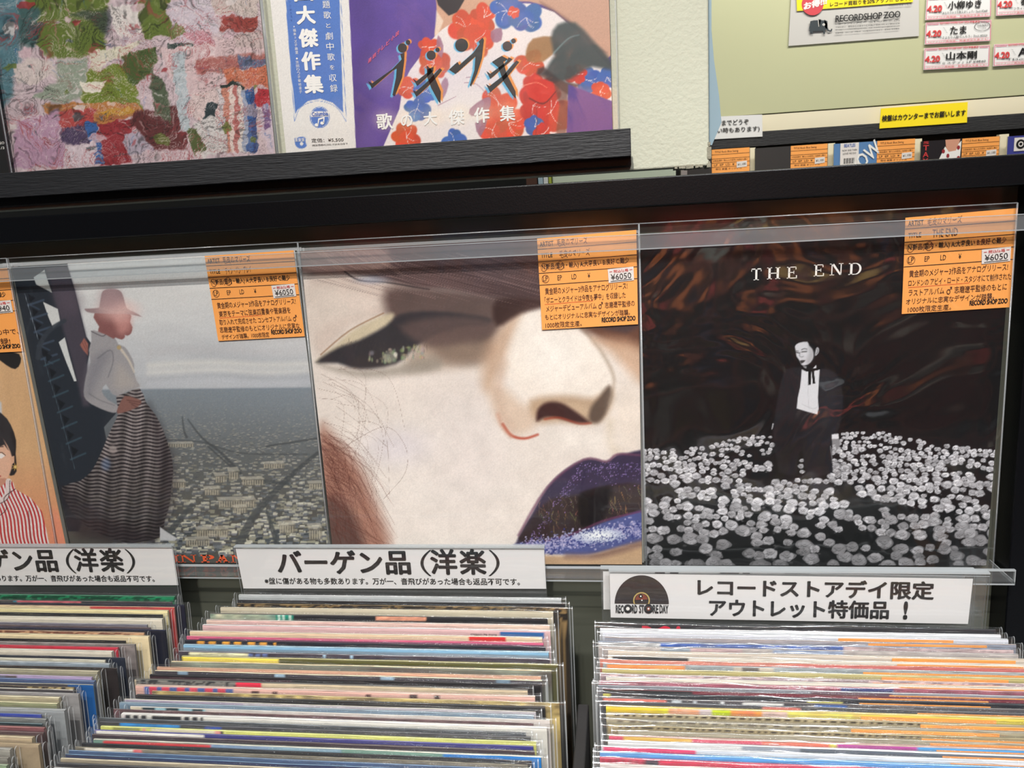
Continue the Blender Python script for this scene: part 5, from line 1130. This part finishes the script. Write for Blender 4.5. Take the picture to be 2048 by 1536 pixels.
def sleeve_mesh(W, t, seed, loose=1.0):
    """clear outer sleeve: up the front, over the top in a loose roll, down the back; welded side seams"""
    rs = np.random.default_rng(seed); w = W + .009; nx = 70; xs = np.linspace(-w / 2, w / 2, nx); r = t / 2 + .0009
    prof = [(-r, 0), (-r, H * .55), (-r, H - .02), (-r, H - .004)]
    for a in np.linspace(0, math.pi, 9): prof.append((-(r + .0002) * math.cos(a), H - .001 + .0030 * math.sin(a)))
    prof += [(r, H - .004), (r, H - .03), (r, H * .5), (r, 0)]
    pr = np.array(prof); K = len(pr); X = np.tile(xs[None], (K, 1)); Yy = np.tile(pr[:, :1], (1, nx)); Zz = np.tile(pr[:, 1:], (1, nx))
    k = np.clip((Zz - (H - .012)) / .012, 0, 1)
    n1 = vnoise(X * 45 + seed * 3.1, X * 0 + seed, seed) - .5; n2 = vnoise(X * 130 + seed, Yy * 900, seed + 1) - .5; n3 = vnoise(X * 18 + seed, X * 0, seed + 5) - .5
    Yy = Yy * (1 - .22 * k * (n1 + .5) * min(loose, 1)) + k * n2 * .0004; Zz = Zz + k * (n1 * .0014 + n3 * .0012 + n2 * .0006) * loose
    V = np.stack([X, Yy, Zz], -1).reshape(-1, 3).tolist(); i = np.arange(K * nx).reshape(K, nx)
    F_ = np.stack([i[:-1, :-1], i[:-1, 1:], i[1:, 1:], i[1:, :-1]], -1).reshape(-1, 4).tolist(); mi = [0] * len(F_)
    for s_ in (0, -1):                    # rims that catch the light
        xx = xs[s_]; d = .0007 if s_ == 0 else -.0007; b0 = len(V)
        for q in range(K):
            y_, z_ = Yy[q, s_], Zz[q, s_]; V += [(xx, y_ * 1.03, z_ + .0002), (xx + d, y_ * 1.03, z_ + .0002)]
        for q in range(K - 1): F_.append((b0 + q * 2, b0 + q * 2 + 1, b0 + q * 2 + 3, b0 + q * 2 + 2)); mi.append(1)
    me = bpy.data.meshes.new('clear_sleeve'); me.from_pydata(V, [], F_); me.materials.append(BINSLEEVE); me.materials.append(SEAM)
    me.polygons.foreach_set('material_index', mi); me.polygons.foreach_set('use_smooth', [True] * len(F_)); return me
def bin_records(rows, xref, side, where, group, gap_last):
    """rows: (photo y of the top edge at column xref, photo x of the jacket's left or right corner, thickness mm, face colour, edge colour, segments, wear, description, [tag])"""
    ysw = [U(xref, r[0], Z(ZT))[1] for r in rows]
    prev = None
    for k, r in enumerate(rows):
        yy, cx, tm, base, top, segs, wear, desc = r[:8]; tagx = r[8] if len(r) > 8 else None
        y = ysw[k]; gap = (ysw[k - 1] - y) if k else .009; gapn = (y - ysw[k + 1]) if k + 1 < len(rows) else gap_last
        t = max(.0008, min(tm * .58 / 1000, gapn * math.cos(LEAN) - .0029)); W = .315
        xc = x_at(cx, y); xm = xc + W / 2 if side == 'L' else xc - W / 2
        root = thing('record', (xm, y - H * math.sin(LEAN) - t / 2, ZT - H * math.cos(LEAN)), None, 'record', group, rot=(-LEAN, 0, 0))
        lab = f'{desc} sleeved record in {where}, ' + (f'behind all the others there' if k == 0 else f'just before the {prev}')
        ws = lab.split()
        if len(ws) > 16: print('LONG', len(ws), lab)
        root['label'] = lab
        pxl = P(np.array([xm - W / 2, y, ZT]))[0]; pxr = P(np.array([xm + W / 2, y, ZT]))[0]
        uu = lambda px: (px - pxl) / (pxr - pxl)
        sg = [(uu(s[0]), uu(s[1])) + tuple(s[2:]) for s in segs]
        o = bpy.data.objects.new('jacket', jacket_mesh(W, t, base, top, sg, wear, k * 13 + len(rows), None)); COL.objects.link(o); o.parent = root
        o = bpy.data.objects.new('clear_sleeve', sleeve_mesh(W, t, k * 7 + len(rows) * 100, 1.5 if 'crumpled' in desc else 1)); COL.objects.link(o); o.parent = root
        if tagx:
            a, c = (uu(tagx[0]) - .5) * W, (uu(min(tagx[1], 2200)) - .5) * W; top_ = H - (tagx[2] if len(tagx) > 2 else .0004); yf = -t / 2 - .0006
            b = MB(); b.box((a, yf - .0002, top_ - .088), (c, yf, top_), ORANGE); o = bpy.data.objects.new('price_card', None) if 0 else b.build('price_card', _LOC(root))
            w = MB(); text(w, 'ARTIST', (a + .004, yf - .0004, top_ - .0085), (a + .0145, yf - .0004, top_ - .0085), (a + .004, yf - .0004, top_ - .0042), INK, .02)
            text(w, 'あの歌声の向こう', (a + .022, yf - .0004, top_ - .009), (a + .056, yf - .0004, top_ - .009), (a + .022, yf - .0004, top_ - .0035), PEN, .004)
            w.build('card_lettering', _LOC(root), under=o)
        if len(r) > 9:
            w = MB(); s_, x0, x1, d, h, m_ = r[9]; a, c = (uu(x0) - .5) * W, (uu(x1) - .5) * W; yf = -t / 2 - .0006
            text(w, s_, (a, yf, H - d - h), (c, yf, H - d - h), (a, yf, H - d), m_, .03 if h > .004 else .004); w.build('cover_lettering', _LOC(root))
        prev = desc + ' one'
def _LOC(root): return root
# MB.build must keep local coordinates under rotated roots
S_ = 'spots'; D_ = 'dash'; K_ = 'check'; M_ = 'mix'
mid = [
 (1192, 480, 5.5, (172, 176, 176), (226, 228, 226), [], .05, 'silver-grey'),
 (1204, 476, 2, (34, 34, 36), (60, 60, 62), [], .2, 'glossy black'),
 (1211, 475, 2.6, (74, 60, 44), (150, 128, 92), [(400, 1200, (120, 98, 64), S_, 0, .05, 3, (40, 34, 28))], .4, 'worn brown-speckled'),
 (1219, 443, 4, (198, 188, 164), (240, 226, 196), [], .04, 'cream-coloured'),
 (1232, 422, 3.4, (36, 36, 40), (120, 118, 112), [(400, 560, (206, 200, 170), M_, 0, .006, 9, (110, 140, 126)), (560, 597, (30, 134, 112), K_, 0, .006, 2, (190, 214, 200)), (764, 862, (216, 150, 122), 'flat', 0, .0035)], .25, 'black teal-dotted'),
 (1245, 415, 3.6, (216, 186, 176), (240, 222, 210), [(400, 1200, (210, 168, 166), M_, .002, .02, 40, (226, 200, 180))], .08, 'pale pink'),
 (1255, 408, 5, (208, 172, 172), (246, 240, 236), [(1006, 1090, (44, 98, 158), 'flat', .0035, .0075)], .04, 'white-edged rose', None, ('STEREO TP-72339', 950, 1000, .003, .0026, INK)),
 (1269, 382, 4, (216, 192, 160), (240, 228, 204), [(947, 1017, (206, 44, 40), 'flat', 0, .0065)], .05, 'beige red-striped'),
 (1280, 375, 3, (216, 94, 130), (226, 150, 160), [(400, 1200, (120, 70, 96), 'flat', .004, .03)], .08, 'hot pink'),
 (1288, 372, 3.6, (28, 30, 40), (60, 60, 70), [(397, 562, (228, 160, 56), D_, .0015, .0075, 11.6)], .15, 'black orange-dashed'),
 (1297, 370, 4.8, (128, 172, 200), (176, 208, 224), [(370, 1200, (110, 140, 160), M_, .006, .02, 30, (150, 160, 170))], .06, 'light blue'),
 (1311, 360, 4, (64, 56, 66), (150, 150, 156), [(380, 510, (216, 210, 170), 'flat', .001, .004), (508, 552, (96, 110, 156), D_, .001, .004, 6), (660, 664, (150, 176, 196)), (714, 718, (150, 176, 196)), (748, 751, (150, 176, 196))], .35, 'dark plum'),
 (1321, 366, 5, (84, 82, 40), (196, 190, 140), [(368, 569, (240, 212, 88), 'flat', 0, .02)], .04, 'yellow-and-olive'),
 (1333, 345, 4.6, (110, 120, 108), (232, 214, 176), [(340, 1200, (150, 160, 140), M_, .001, .03, 26, (84, 76, 72))], .12, 'mottled sage'),
 (1346, 316, 3, (214, 164, 136), (226, 186, 156), [], .06, 'salmon'),
 (1353, 312, 3.6, (60, 56, 64), (240, 222, 190), [(360, 382, (130, 156, 176), 'flat', 0, .004), (563, 586, (150, 176, 196), 'flat', 0, .004), (777, 800, (150, 176, 196), 'flat', 0, .004), (998, 1022, (110, 136, 156), 'flat', 0, .004)], .12, 'cream-edged blue-tabbed'),
 (1362, 302, 3.2, (26, 24, 28), (58, 56, 60), [(300, 600, (60, 34, 44), 'flat', .003, .03)], .15, 'jet black'),
 (1372, 272, 3.8, (196, 180, 152), (110, 110, 106), [(272, 484, (50, 52, 54), S_, 0, .006, 2, (120, 118, 112)), (486, 540, (210, 50, 74), 'flat', 0, .008)], .1, 'grey-and-crimson'),
 (1384, 275, 5.2, (206, 164, 152), (222, 196, 180), [(292, 482, (206, 62, 84), K_, .0015, .012, 5.8, (68, 92, 150)), (520, 532, (70, 40, 44), 'flat', .003, .007), (562, 574, (80, 46, 50), 'flat', .003, .007), (748, 758, (80, 46, 50), 'flat', .003, .007), (834, 850, (56, 34, 40), 'flat', .002, .007), (880, 892, (56, 34, 40), 'flat', .002, .007)], .04, 'rose red-blue-checked'),
 (1397, 306, 2.6, (190, 170, 110), (200, 184, 140), [(290, 1200, (206, 184, 116), M_, 0, .05, 7, (96, 80, 56))], .3, 'frayed yellow'),
 (1405, 275, 4, (30, 30, 32), (74, 74, 74), [], .1, 'plain charcoal', None, ('クリアリー・ラヴ/', 374, 416, .0035, .0042, WHITEINK)),
 (1416, 250, 3.4, (190, 184, 190), (236, 230, 214), [(250, 500, (170, 160, 180), 'flat', .001, .03)], .08, 'cream lilac-tinted'),
 (1422, 242, 4, (112, 134, 152), (150, 168, 180), [], .06, 'steel blue'),
 (1431, 262, 3.4, (204, 196, 190), (238, 232, 222), [(262, 290, (210, 200, 176), 'flat', 0, .006), (290, 420, (156, 196, 206), K_, .0005, .0065, 9.8, (40, 60, 66))], .08, 'white blue-chequered'),
 (1438, 228, 2.4, (92, 66, 70), (150, 130, 126), [], .4, 'scuffed mauve'),
 (1444, 247, 5.5, (200, 198, 190), (236, 234, 228), [(247, 258, (206, 196, 196), 'flat', 0, .02), (258, 421, (34, 34, 40), D_, .001, .012, 1.6), (312, 366, (30, 30, 34), 'flat', .001, .02)], .03, 'black-and-white ribbed'),
 (1457, 200, 3, (66, 70, 74), (120, 126, 130), [], .25, 'dull slate'),
 (1465, 202, 3.2, (58, 58, 62), (100, 100, 104), [(247, 373, (44, 130, 196), 'flat', 0, .008), (424, 458, (48, 76, 160), 'flat', .002, .008)], .2, 'grey bright-blue-patched'),
 (1474, 204, 3.4, (206, 208, 110), (222, 226, 150), [(230, 290, (150, 150, 80)), (292, 302, (222, 150, 140)), (312, 448, (214, 206, 176)), (448, 460, (222, 150, 140)), (460, 466, (50, 50, 50))], .05, 'lime yellow'),
 (1483, 192, 4.4, (48, 46, 118), (110, 108, 160), [(192, 424, (226, 222, 214), 'flat', 0, .02)], .06, 'white-and-navy'),
 (1492, 187, 3, (56, 46, 52), (110, 100, 100), [], .2, 'dark aubergine'),
 (1502, 190, 4, (110, 146, 132), (206, 204, 190), [(210, 437, (206, 60, 66), 'flat', .0014, .01), (437, 560, (110, 140, 176), M_, 0, .03, 30, (140, 160, 180)), (560, 700, (130, 160, 176)), (897, 1090, (24, 116, 190))], .05, 'sage-and-blue red-banded'),
 (1512, 166, 4.2, (24, 26, 30), (56, 58, 62), [], .1, 'deep black'),
 (1521, 152, 3, (120, 114, 100), (150, 144, 126), [(172, 276, (222, 214, 200), 'flat', 0, .004), (276, 292, (214, 110, 112), 'flat', 0, .006)], .3, 'weathered taupe'),
 (1529, 140, 4.4, (66, 88, 122), (116, 140, 168), [], .12, 'denim blue'),
 (1538, 132, 3.4, (40, 50, 86), (120, 150, 176), [], .12, 'dark navy'),
 (1546, 124, 4, (150, 140, 120), (206, 196, 170), [], .1, 'tan paper'),
 (1556, 118, 4, (44, 44, 48), (90, 90, 92), [], .1, 'smooth dark'),
 (1567, 110, 4, (170, 176, 180), (216, 220, 222), [], .08, 'light grey frontmost'),
]
O_ = (250, 158, 90)
right = [
 (1252, 1200, 4.2, (38, 36, 40), (70, 72, 76), [], .05, 'black red-lettered', None, ('RCA', 1290, 1381, .0008, .017, mat('crimson_letters', (206, 44, 66), .5))),
 (1262, 1200, 3.4, (226, 228, 232), (244, 246, 248), [], .03, 'plain white'),
 (1270, 1205, 4.2, (206, 208, 216), (238, 242, 246), [], .03, 'bluish white', (1688, 1910, .0008)),
 (1281, 1210, 2.4, (156, 150, 152), (196, 184, 180), [(1180, 2100, (176, 160, 156), M_, 0, .03, 40, (140, 146, 160))], .1, 'smoky grey', (1748, 1975)),
 (1289, 1197, 4.5, (70, 96, 160), (170, 180, 196), [(1197, 1330, (190, 190, 190)), (1700, 2100, (186, 164, 164))], .35, 'crumpled blue'),
 (1299, 1197, 3.2, (184, 176, 172), (206, 200, 196), [(1330, 1390, (150, 160, 170)), (1390, 1500, (196, 170, 170)), (1560, 1700, (150, 164, 190))], .2, 'crumpled milky'),
 (1308, 1216, 4.2, (204, 192, 178), (232, 220, 202), [], .03, 'pale sand', (1795, 2030)),
 (1319, 1216, 3, (222, 216, 202), (240, 234, 222), [(1225, 1388, (54, 58, 60), 'flat', 0, .0035)], .04, 'ivory black-striped', (1806, 2046, .001)),
 (1327, 1200, 3.4, (214, 130, 112), (226, 150, 130), [(1600, 2100, (206, 110, 106))], .12, 'salmon-red'),
 (1335, 1206, 3.4, (150, 158, 160), (200, 204, 206), [(1212, 1382, (250, 150, 86), 'flat', 0, .01), (1480, 1560, (196, 186, 170)), (1500, 1530, (110, 104, 100))], .2, 'grey orange-cornered', (1740, 2200, .0012)),
 (1345, 1204, 4.4, (176, 166, 112), (216, 208, 162), [], .05, 'olive-khaki', (1776, 2018)),
 (1356, 1200, 3, (190, 164, 166), (216, 196, 196), [(1200, 2100, (206, 180, 180), S_, 0, .02, 3, (160, 140, 146))], .25, 'mottled dusty-pink', (1760, 2004, .0012)),
 (1363, 1212, 3, (222, 216, 202), (236, 230, 216), [], .05, 'eggshell', (1812, 2100, .001)),
 (1371, 1198, 3.4, (150, 84, 100), (196, 150, 156), [(1700, 1800, (60, 70, 120))], .3, 'crumpled maroon'),
 (1380, 1196, 2.8, (130, 134, 142), (190, 194, 200), [(1640, 1800, (96, 70, 84))], .12, 'metallic grey', (1793, 2100, .001)),
 (1388, 1206, 3, (120, 46, 60), (110, 60, 66), [(1200, 1396, (40, 40, 42))], .08, 'dark crimson', (1733, 1985, .0006)),
 (1395, 1206, 4, (26, 30, 38), (60, 66, 74), [(1630, 1700, (216, 210, 110), 'flat', .003, .0065), (1196, 1220, (190, 186, 90))], .1, 'black yellow-flashed', (1735, 1988, .0012)),
 (1405, 1204, 3.2, (76, 74, 78), (130, 126, 126), [(1204, 1344, (226, 122, 108), 'flat', 0, .006), (1355, 1376, (200, 206, 212), 'flat', 0, .004), (1398, 1408, (200, 206, 212), 'flat', 0, .004), (1456, 1463, (220, 222, 224), 'flat', 0, .004), (1503, 1582, (230, 230, 226), 'flat', .0012, .004), (1650, 1714, (60, 100, 170), 'flat', .001, .006)], .08, 'charcoal white-barred', (1716, 2028, .0016)),
 (1413, 1204, 2.6, (66, 68, 74), (120, 122, 126), [(1544, 1620, (216, 120, 108), 'flat', .001, .005)], .1, 'slate coral-flecked', (1850, 2100, .001)),
 (1421, 1212, 5, (206, 190, 80), (228, 206, 130), [(1212, 1347, (222, 176, 60), M_, 0, .03, 6, (214, 210, 60)), (1347, 1412, (220, 150, 110), M_, 0, .03, 3, (206, 170, 150)), (1412, 1437, (190, 176, 176)), (1437, 1477, (180, 196, 40)), (1477, 1540, (216, 150, 70), M_, 0, .03, 4, (206, 120, 90)), (1540, 1590, (196, 170, 160)), (1590, 1740, (206, 204, 100), M_, 0, .03, 4, (190, 150, 90))], .08, 'yellow-and-orange patterned', (1739, 2000, .0006)),
 (1436, 1213, 4.6, (160, 148, 116), (176, 164, 132), [(1230, 1860, (52, 44, 34), D_, .0002, .0014, 6)], .1, 'first corrugated-card', (1856, 2200, .0002)),
 (1448, 1213, 5, (150, 142, 118), (168, 162, 146), [(1235, 1700, (90, 84, 72), D_, .0004, .0012, 8)], .12, 'grey corrugated-card', (1720, 2008, .0003)),
 (1461, 1216, 4.6, (152, 138, 104), (170, 158, 124), [(1240, 1860, (52, 44, 34), D_, .0002, .0016, 5)], .1, 'darker corrugated-card', (1860, 2200, .0008)),
 (1472, 1236, 3.6, (160, 154, 134), (176, 170, 152), [], .1, 'dull cardboard', (1878, 2200, .0002)),
 (1482, 1218, 4.4, (214, 110, 100), (206, 180, 170), [(1218, 1252, (210, 76, 104)), (1252, 1393, (224, 178, 84)), (1393, 1541, (206, 74, 100)), (1541, 1680, (222, 116, 96)), (1680, 1695, (216, 200, 90)), (1695, 1853, (176, 74, 150)), (1853, 2100, (80, 150, 206))], .05, 'rainbow-banded', (1890, 2200, .001)),
 (1493, 1216, 4.4, (140, 148, 160), (226, 230, 232), [(1216, 1500, (206, 206, 206)), (1620, 2100, (84, 94, 106))], .06, 'white blue-grey-faced', (1902, 2200, .001)),
 (1505, 1203, 4, (196, 202, 210), (226, 230, 234), [(1203, 1402, (216, 66, 108), 'flat', 0, .02)], .06, 'pink-and-silver', (1918, 2200, .0015)),
 (1517, 1200, 4.4, (84, 146, 206), (130, 180, 222), [], .06, 'azure blue', (1850, 2200, .004)),
 (1529, 1200, 4.4, (196, 52, 80), (214, 110, 130), [(1300, 1325, (60, 60, 70)), (1200, 1300, (186, 46, 76), K_, 0, .03, 2, (150, 36, 60))], .1, 'ribbed crimson'),
 (1542, 1200, 4.4, (200, 190, 186), (226, 220, 214), [], .1, 'off-white'),
 (1554, 1200, 4, (90, 110, 140), (150, 166, 186), [], .1, 'muted blue', (1870, 2200, .001)),
 (1566, 1198, 4, (216, 206, 190), (232, 224, 208), [], .06, 'light cream frontmost'),
]
left = [
 (1189, 352, 5.4, (20, 96, 62), (90, 150, 120), [(-300, 400, (30, 120, 80), S_, 0, .04, 4, (16, 70, 48))], .3, 'mottled green'),
 (1201, 345, 2.4, (60, 56, 60), (120, 112, 110), [(-200, 36, (80, 76, 74)), (36, 44, (70, 130, 150)), (44, 170, (206, 104, 112))], .25, 'grey pink-striped'),
 (1206, 370, 2.6, (26, 28, 46), (60, 62, 76), [], .1, 'midnight navy'),
 (1211, 350, 2.8, (196, 70, 70), (216, 190, 160), [(-400, 190, (226, 206, 166))], .1, 'cream red-ended'),
 (1217, 338, 4.6, (236, 222, 168), (240, 228, 186), [(-300, 6, (224, 84, 44), 'flat', 0, .02)], .04, 'butter yellow'),
 (1226, 326, 3.6, (32, 34, 36), (90, 90, 88), [], .15, 'sooty black'),
 (1233, 328, 6, (216, 208, 190), (240, 234, 214), [], .04, 'broad ivory'),
 (1246, 296, 3, (110, 106, 118), (170, 170, 178), [], .15, 'dusky violet'),
 (1252, 302, 2.6, (90, 76, 82), (150, 130, 126), [], .2, 'smoky mauve'),
 (1256, 332, 3.2, (22, 24, 40), (60, 64, 90), [], .1, 'inky navy'),
 (1262, 290, 3.2, (176, 128, 96), (206, 170, 140), [(-300, 400, (206, 160, 120), S_, 0, .04, 4, (130, 80, 60))], .3, 'rust-speckled'),
 (1268, 300, 4.4, (226, 208, 168), (236, 222, 184), [], .04, 'warm cream'),
 (1279, 252, 3, (26, 26, 28), (56, 56, 58), [], .1, 'thin black'),
 (1285, 272, 3.6, (130, 122, 120), (176, 170, 164), [], .25, 'tired grey'),
 (1292, 238, 3.6, (196, 36, 62), (214, 90, 104), [], .06, 'bright crimson'),
 (1299, 228, 6, (204, 196, 180), (236, 230, 214), [], .05, 'wide putty'),
 (1313, 250, 3, (34, 40, 54), (70, 76, 90), [], .1, 'blackish blue'),
 (1318, 212, 3.4, (206, 202, 184), (236, 230, 210), [], .06, 'bone white'),
 (1324, 222, 4.6, (130, 142, 152), (190, 198, 202), [], .12, 'cloudy blue'),
 (1334, 234, 2.6, (40, 34, 34), (90, 80, 76), [], .15, 'sepia black'),
 (1339, 200, 6, (146, 142, 120), (206, 198, 172), [], .06, 'moss grey'),
 (1352, 186, 3.4, (184, 164, 206), (206, 190, 222), [(-300, 24, (110, 110, 130)), (24, 43, (96, 84, 90))], .06, 'lavender'),
 (1359, 192, 4.6, (64, 84, 124), (120, 140, 176), [], .08, 'dusk blue'),
 (1368, 188, 3.4, (26, 84, 146), (200, 198, 184), [(-300, 140, (70, 66, 70))], .06, 'blue-faced white-edged'),
 (1374, 150, 2.8, (50, 44, 46), (120, 108, 90), [(60, 160, (190, 170, 120), S_, 0, .003, 3, (60, 50, 46))], .2, 'gold-flecked dark'),
 (1379, 148, 3, (60, 56, 60), (226, 222, 210), [], .1, 'dark white-edged'),
 (1386, 160, 3.6, (140, 138, 138), (180, 178, 176), [], .12, 'ashy'),
 (1394, 122, 4.6, (170, 160, 130), (232, 222, 190), [], .06, 'straw'),
 (1406, 118, 4.4, (132, 136, 104), (226, 220, 180), [], .06, 'olive cream-edged'),
 (1418, 134, 5.4, (140, 144, 146), (176, 180, 180), [], .08, 'brushed silver'),
 (1431, 84, 3.4, (44, 64, 160), (110, 124, 190), [], .06, 'royal blue'),
 (1438, 96, 4.4, (110, 114, 112), (150, 152, 150), [], .2, 'pewter'),
 (1449, 86, 3, (22, 40, 46), (130, 150, 154), [], .08, 'black-teal'),
 (1456, 92, 4, (120, 70, 74), (170, 120, 118), [], .12, 'faded maroon'),
 (1466, 90, 4, (74, 56, 58), (120, 100, 100), [], .12, 'cocoa brown'),
 (1475, 70, 5.4, (170, 152, 124), (206, 192, 160), [], .06, 'biscuit'),
 (1489, 82, 5, (150, 134, 110), (186, 166, 134), [], .08, 'brown paper'),
 (1500, 26, 5, (140, 138, 130), (186, 184, 176), [], .1, 'stone-grey'),
 (1519, 20, 4.4, (120, 118, 110), (160, 156, 146), [], .2, 'frayed grey-brown'),
 (1534, 18, 4.4, (120, 140, 110), (160, 176, 150), [], .12, 'greenish'),
 (1548, 16, 4.4, (90, 84, 80), (140, 132, 124), [], .12, 'drab frontmost'),
]
bin_records(mid, 840, 'L', 'middle bin', 'records in the middle bin', .007)
bin_records(right, 1610, 'L', 'right bin', 'records in the right bin', .007)
bin_records(left, 150, 'R', 'left bin', 'records in the left bin', .007)

# ------------------------------------------------------------------ the bins
bins = thing('record_bin', (.16, -.2, -.34), 'black open browser bin holding three rows of records', 'record bin')
BIN = mat('black_speckled_board', (24, 24, 25), .55, noise=.5, nscale=900)
b = MB(); b.box((-.75, -.47, -.345), (.70, -.0315, -.335), BIN); b.build('floor_panel', bins)
b = MB(); b.box((-.75, -.482, -.345), (.70, -.471, -.12), BIN); b.build('front_panel', bins)
ztop = -.035
xd = [(U(1188, 1420, Z(ztop))[0] + U(1166, 1420, Z(ztop))[0]) / 2]
for nm, x, y1 in (('divider_panel', .2625, U(1175, 1408, Z(ztop))[1]), ('divider_panel', -.094, -.30), ('side_panel', .645, -.16), ('side_panel', -.478, -.10)):
    b = MB(); b.box((x - .0042, -.4705, -.3348), (x + .0042, y1, ztop), BIN); b.build(nm, bins, bevel=.001)

# ------------------------------------------------------------------ opposite side of the shop (seen only mirrored in the sleeves)
RED = mat('red_brown_shelf', (104, 54, 42), .45)
sh = thing('record_shelf', (.6, -2.3, -1.08), 'red-brown record shelf across the aisle, seen only as reflections', 'shelf')
for x in np.linspace(-.9, 2.1, 8):
    b = MB(); b.box((x - .018, -2.5, -1.08), (x + .018, -2.3, 1.2), RED); b.build('upright', sh)
for i, z in enumerate((-.7, -.28, .14, .56, .98)):
    for k in range(7):
        x = -.9 + k * 3 / 7; b = MB(); b.box((x + .0185, -2.49, z), (x + 3 / 7 - .0185, -2.3, z + .025), RED); b.build('shelf_board', sh)
b = MB(); rs = random.Random(2)
for i, z in enumerate((-.7, -.28, .14, .56)):
    for k in range(7):
        x = -.9 + k * 3 / 7; c = rs.choice([(200, 196, 186), (60, 70, 96), (150, 120, 60), (190, 110, 60), (70, 80, 76), (160, 60, 56)])
        b.box((x + .055, -2.46, z + .026), (x + .37, -2.44, z + .341), mat('far_cover_%d' % c[0], c, .5))
o = b.build('record_display'); tag(o, 'records faced out across the aisle, seen only as reflections', 'records', kind='stuff')

bpy.data.objects.remove(_to)
